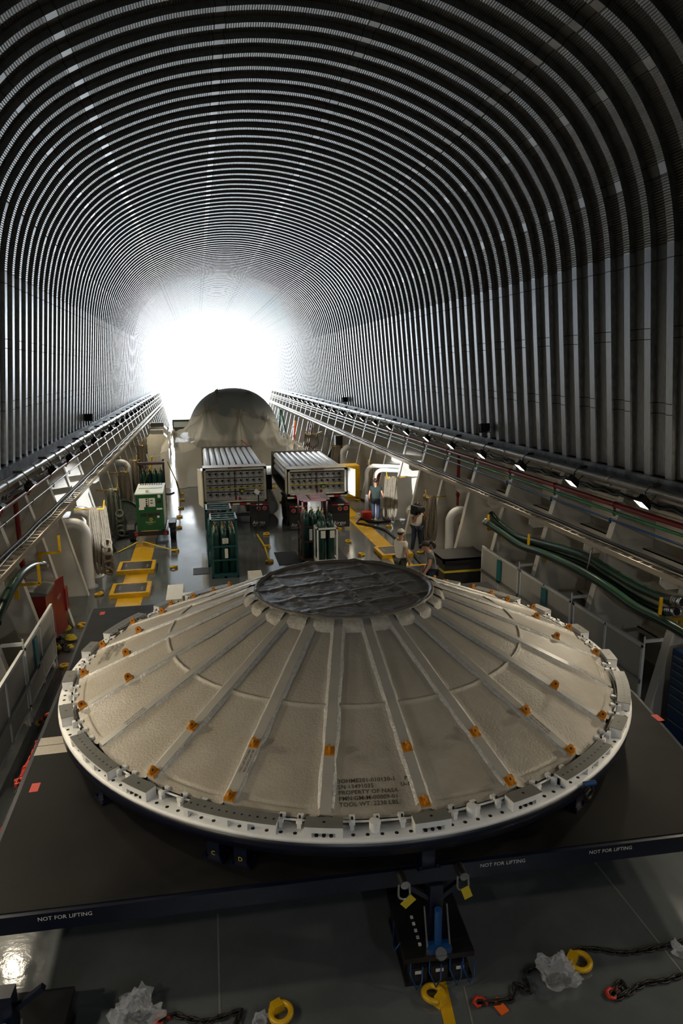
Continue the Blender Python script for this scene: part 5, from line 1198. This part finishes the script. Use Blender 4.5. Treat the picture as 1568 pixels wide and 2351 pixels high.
    if capm:
        m=MB(); m.sphere((0,0,0),(0.102,0.118,0.10),20,12); m.v=[tuple(hp(v[0],v[1]+0.008,max(v[2],0.0)+0.05)) for v in m.v]; c_=m.build('cap',capm,t)
        m=MB(); pts=[(0.085*cos(a),-0.10-0.085*sin(a),0.055-0.01*sin(a)) for a in [pi*i/10 for i in range(11)]]
        m.add([hp(*p_) for p_ in pts]+[hp(p_[0],p_[1],p_[2]-0.008) for p_ in pts],[tuple(range(11)),tuple(reversed(range(11,22)))]+[(i,i+1,12+i,11+i) for i in range(10)]); m.build('visor',capm,c_)
    if pony:
        m=MB(); m.tube([hp(0,0.10,0.05),hp(0,0.17,0.07),hp(0,0.22,0.03),hp(0,0.23,-0.06),hp(0,0.22,-0.12)],[0.03,0.055,0.06,0.05,0.02],10); m.build('ponytail',hair,t)
    if beard:
        m=MB(); m.sphere(hp(0,-0.06,-0.08),(0.06,0.045,0.045),12,8); m.build('beard',hair,t)
    return t
def mk(name,mt,parent,N,E,root,sub=2):
    import bmesh
    ks=list(N); bm=bmesh.new(); L=bm.verts.layers.skin.new()
    vs=[]
    for q in ks:
        v=bm.verts.new(N[q][0]); r=N[q][1]; v[L].radius=r if isinstance(r,tuple) else (r,r); v[L].use_root=(q==root); vs.append(v)
    for a,b in E: bm.edges.new((vs[ks.index(a)],vs[ks.index(b)]))
    me=bpy.data.meshes.new(name); bm.to_mesh(me); bm.free(); me.materials.append(mt)
    o=obj(name,me,parent); sk=o.modifiers.new('skin','SKIN'); sk.use_smooth_shade=True
    s=o.modifiers.new('sub','SUBSURF'); s.levels=sub; s.render_levels=sub
    return o
# facing -Y is towards the camera; rz=pi faces away
person((4.85,26.25,0),pi-0.35,'person in a dark green t-shirt and jeans walking away past the rope',{'lan':(-0.10,0.16,0.12),'lkn':(-0.105,-0.0,0.50),'lfo':(-0.11,0.03,0.05),'ran':(0.10,-0.10,0.09),'rkn':(0.10,-0.10,0.50),'rfo':(0.11,-0.26,0.04),'lel':(-0.29,0.05,1.16),'lwr':(-0.36,-0.08,0.95),'lha':(-0.37,-0.12,0.88),'rel':(0.25,0.06,1.14),'rwr':(0.25,0.0,0.90),'rha':(0.25,-0.02,0.83)},'t_shirt',M_TGREEN,M_JEAN,M_HAIR,None,1.84)
cm=person((5.03,21.4,0),0.25,'person in a pale short-sleeved shirt filming with a shoulder camera',{'rel':(0.30,-0.14,1.20),'rwr':(0.10,-0.30,1.45),'rha':(0.06,-0.33,1.50),'lel':(-0.24,-0.10,1.13),'lwr':(-0.20,-0.28,1.36),'lha':(-0.18,-0.33,1.42),'lan':(-0.16,0.04,0.09),'lfo':(-0.19,-0.12,0.04),'lkn':(-0.13,-0.01,0.5),'ran':(0.18,0.0,0.09),'rfo':(0.22,-0.15,0.04),'rkn':(0.14,-0.02,0.5)},'shirt',M_TWHITE,M_JEAN,M_HAIR,None,1.78)
t=thing('video_camera','black shoulder video camera held by the filming person','camera',(5.03,21.4,0),0.25)
m=MB(); m.box(-0.22,-0.06,-0.45,0.05,1.52,1.72); m.box(-0.26,-0.04,-0.3,0.02,1.42,1.56); m.build('body',M_BLACKM,t); m=MB(); m.cyl((-0.16,-0.62,1.66),(-0.16,-0.42,1.66),0.085,18); m.cyl((-0.14,-0.45,1.78),(-0.14,-0.1,1.78),0.02,8); m.build('lens',M_BLACK,t); m=MB(); m.cyl((-0.10,-0.47,1.60),(-0.10,-0.45,1.60),0.015,8); m.build('tally_lamp',mat('tally_red',(0.8,0.02,0.02),0.4,emit=((1,0.03,0.03),6.0)),t)
person((at(922,1218,z=1.78).x,17.75,0),2.0,'person in a white cap and off-white t-shirt holding a green bottle',{'rel':(0.24,-0.02,1.14),'rwr':(0.20,-0.25,1.07),'rha':(0.19,-0.32,1.07)},'t_shirt',M_TWHITE,M_OLIVE,M_HAIR,M_CAP,1.78,beard=True)
person((at(995,1245,z=1.68).x,16.65,0),-1.9,'person with a dark ponytail in a grey t-shirt and grey vest leaning to the cover',{'che':(0,-0.06,1.31),'nek':(0,-0.12,1.48),'hd0':(0,-0.17,1.55),'hd1':(0,-0.20,1.64),'hd2':(0,-0.20,1.70),'lsh':(-0.175,-0.06,1.41),'rsh':(0.175,-0.06,1.41),'lel':(-0.24,-0.08,1.12),'rel':(0.24,-0.08,1.12),'lwr':(-0.25,-0.20,0.92),'lha':(-0.25,-0.24,0.86),'rwr':(0.25,-0.20,0.92),'rha':(0.25,-0.24,0.86)},'t_shirt',M_TGREY,M_JEAN,M_HAIR,mat('brown_cap',(0.03,0.022,0.018),0.8),1.70,pony=True)
q=Vector((at(922,1218,z=1.78).x,17.75,0)); t=thing('drink_bottle','green bottle in the hand of the person with the white cap','bottle',q+Matrix.Rotation(2.0,3,'Z')@Vector((0.19,-0.40,0.98)))
m=MB(); m.lathe([(0,0),(0.035,0.0),(0.037,0.02),(0.037,0.15),(0.015,0.19),(0.015,0.22),(0,0.22)],14); m.build('body',M_GREENP,t); m=MB(); m.cyl((0,0,0.2),(0,0,0.23),0.017,10); m.build('lid',M_TEAL,t)
FG='distant people by the olive generator'
for x,y,rz,l in((-4.6,55.0,0.4,'distant person standing in a pale blue shirt by the wall'),(-4.0,56.5,-0.6,'distant person in grey standing beside the olive unit')):
    p=person((x,y,0),rz,l,{},'shirt',M_GENW if x<-4.5 else M_PIPEGREY,M_JEAN,M_HAIR,None,1.78); p['group']=FG
p=person((-4.5,46.0,0),0.9,'distant person in a light blue shirt bending by the plastic drape',{'che':(0,-0.25,1.22),'nek':(0,-0.40,1.32),'hd0':(0,-0.46,1.36),'hd1':(0,-0.52,1.42),'hd2':(0,-0.54,1.46),'bel':(0,-0.08,1.1),'lsh':(-0.185,-0.32,1.28),'rsh':(0.185,-0.32,1.28),'lel':(-0.22,-0.38,1.0),'rel':(0.22,-0.38,1.0),'lwr':(-0.2,-0.42,0.8),'lha':(-0.2,-0.43,0.74),'rwr':(0.2,-0.42,0.8),'rha':(0.2,-0.43,0.74)},'shirt',mat('light_blue_shirt',(0.25,0.38,0.5),0.8),M_JEAN,M_HAIR,None,1.78); p['group']=FG
# bins behind the filming person
for x,y,l in((938,1222,'plastic-wrapped bollard bin left of the filming person'),(982,1256,'plastic-wrapped bollard bin right of the filming person')):
    q=at(x,y+0,z=0); t=thing('wrapped_bollard',l,'bin',(q.x+0.25,q.y+0.3,0),0,'plastic-wrapped bins by the hull frames'); m=MB(); m.cyl((0,0,0),(0,0,0.85),0.2,16); m.build('post',M_YEL,t); m=MB(); m.lathe([(0.23,0.02),(0.26,0.3),(0.23,0.6),(0.27,0.8),(0.15,0.98),(0.05,1.0)],18); m.v=[(v[0]*(1+0.12*noise.noise(Vector(v)*5)),v[1]*(1+0.12*noise.noise(Vector(v)*6)),v[2]) for v in m.v]; m.build('plastic_wrap',M_BAG,t)
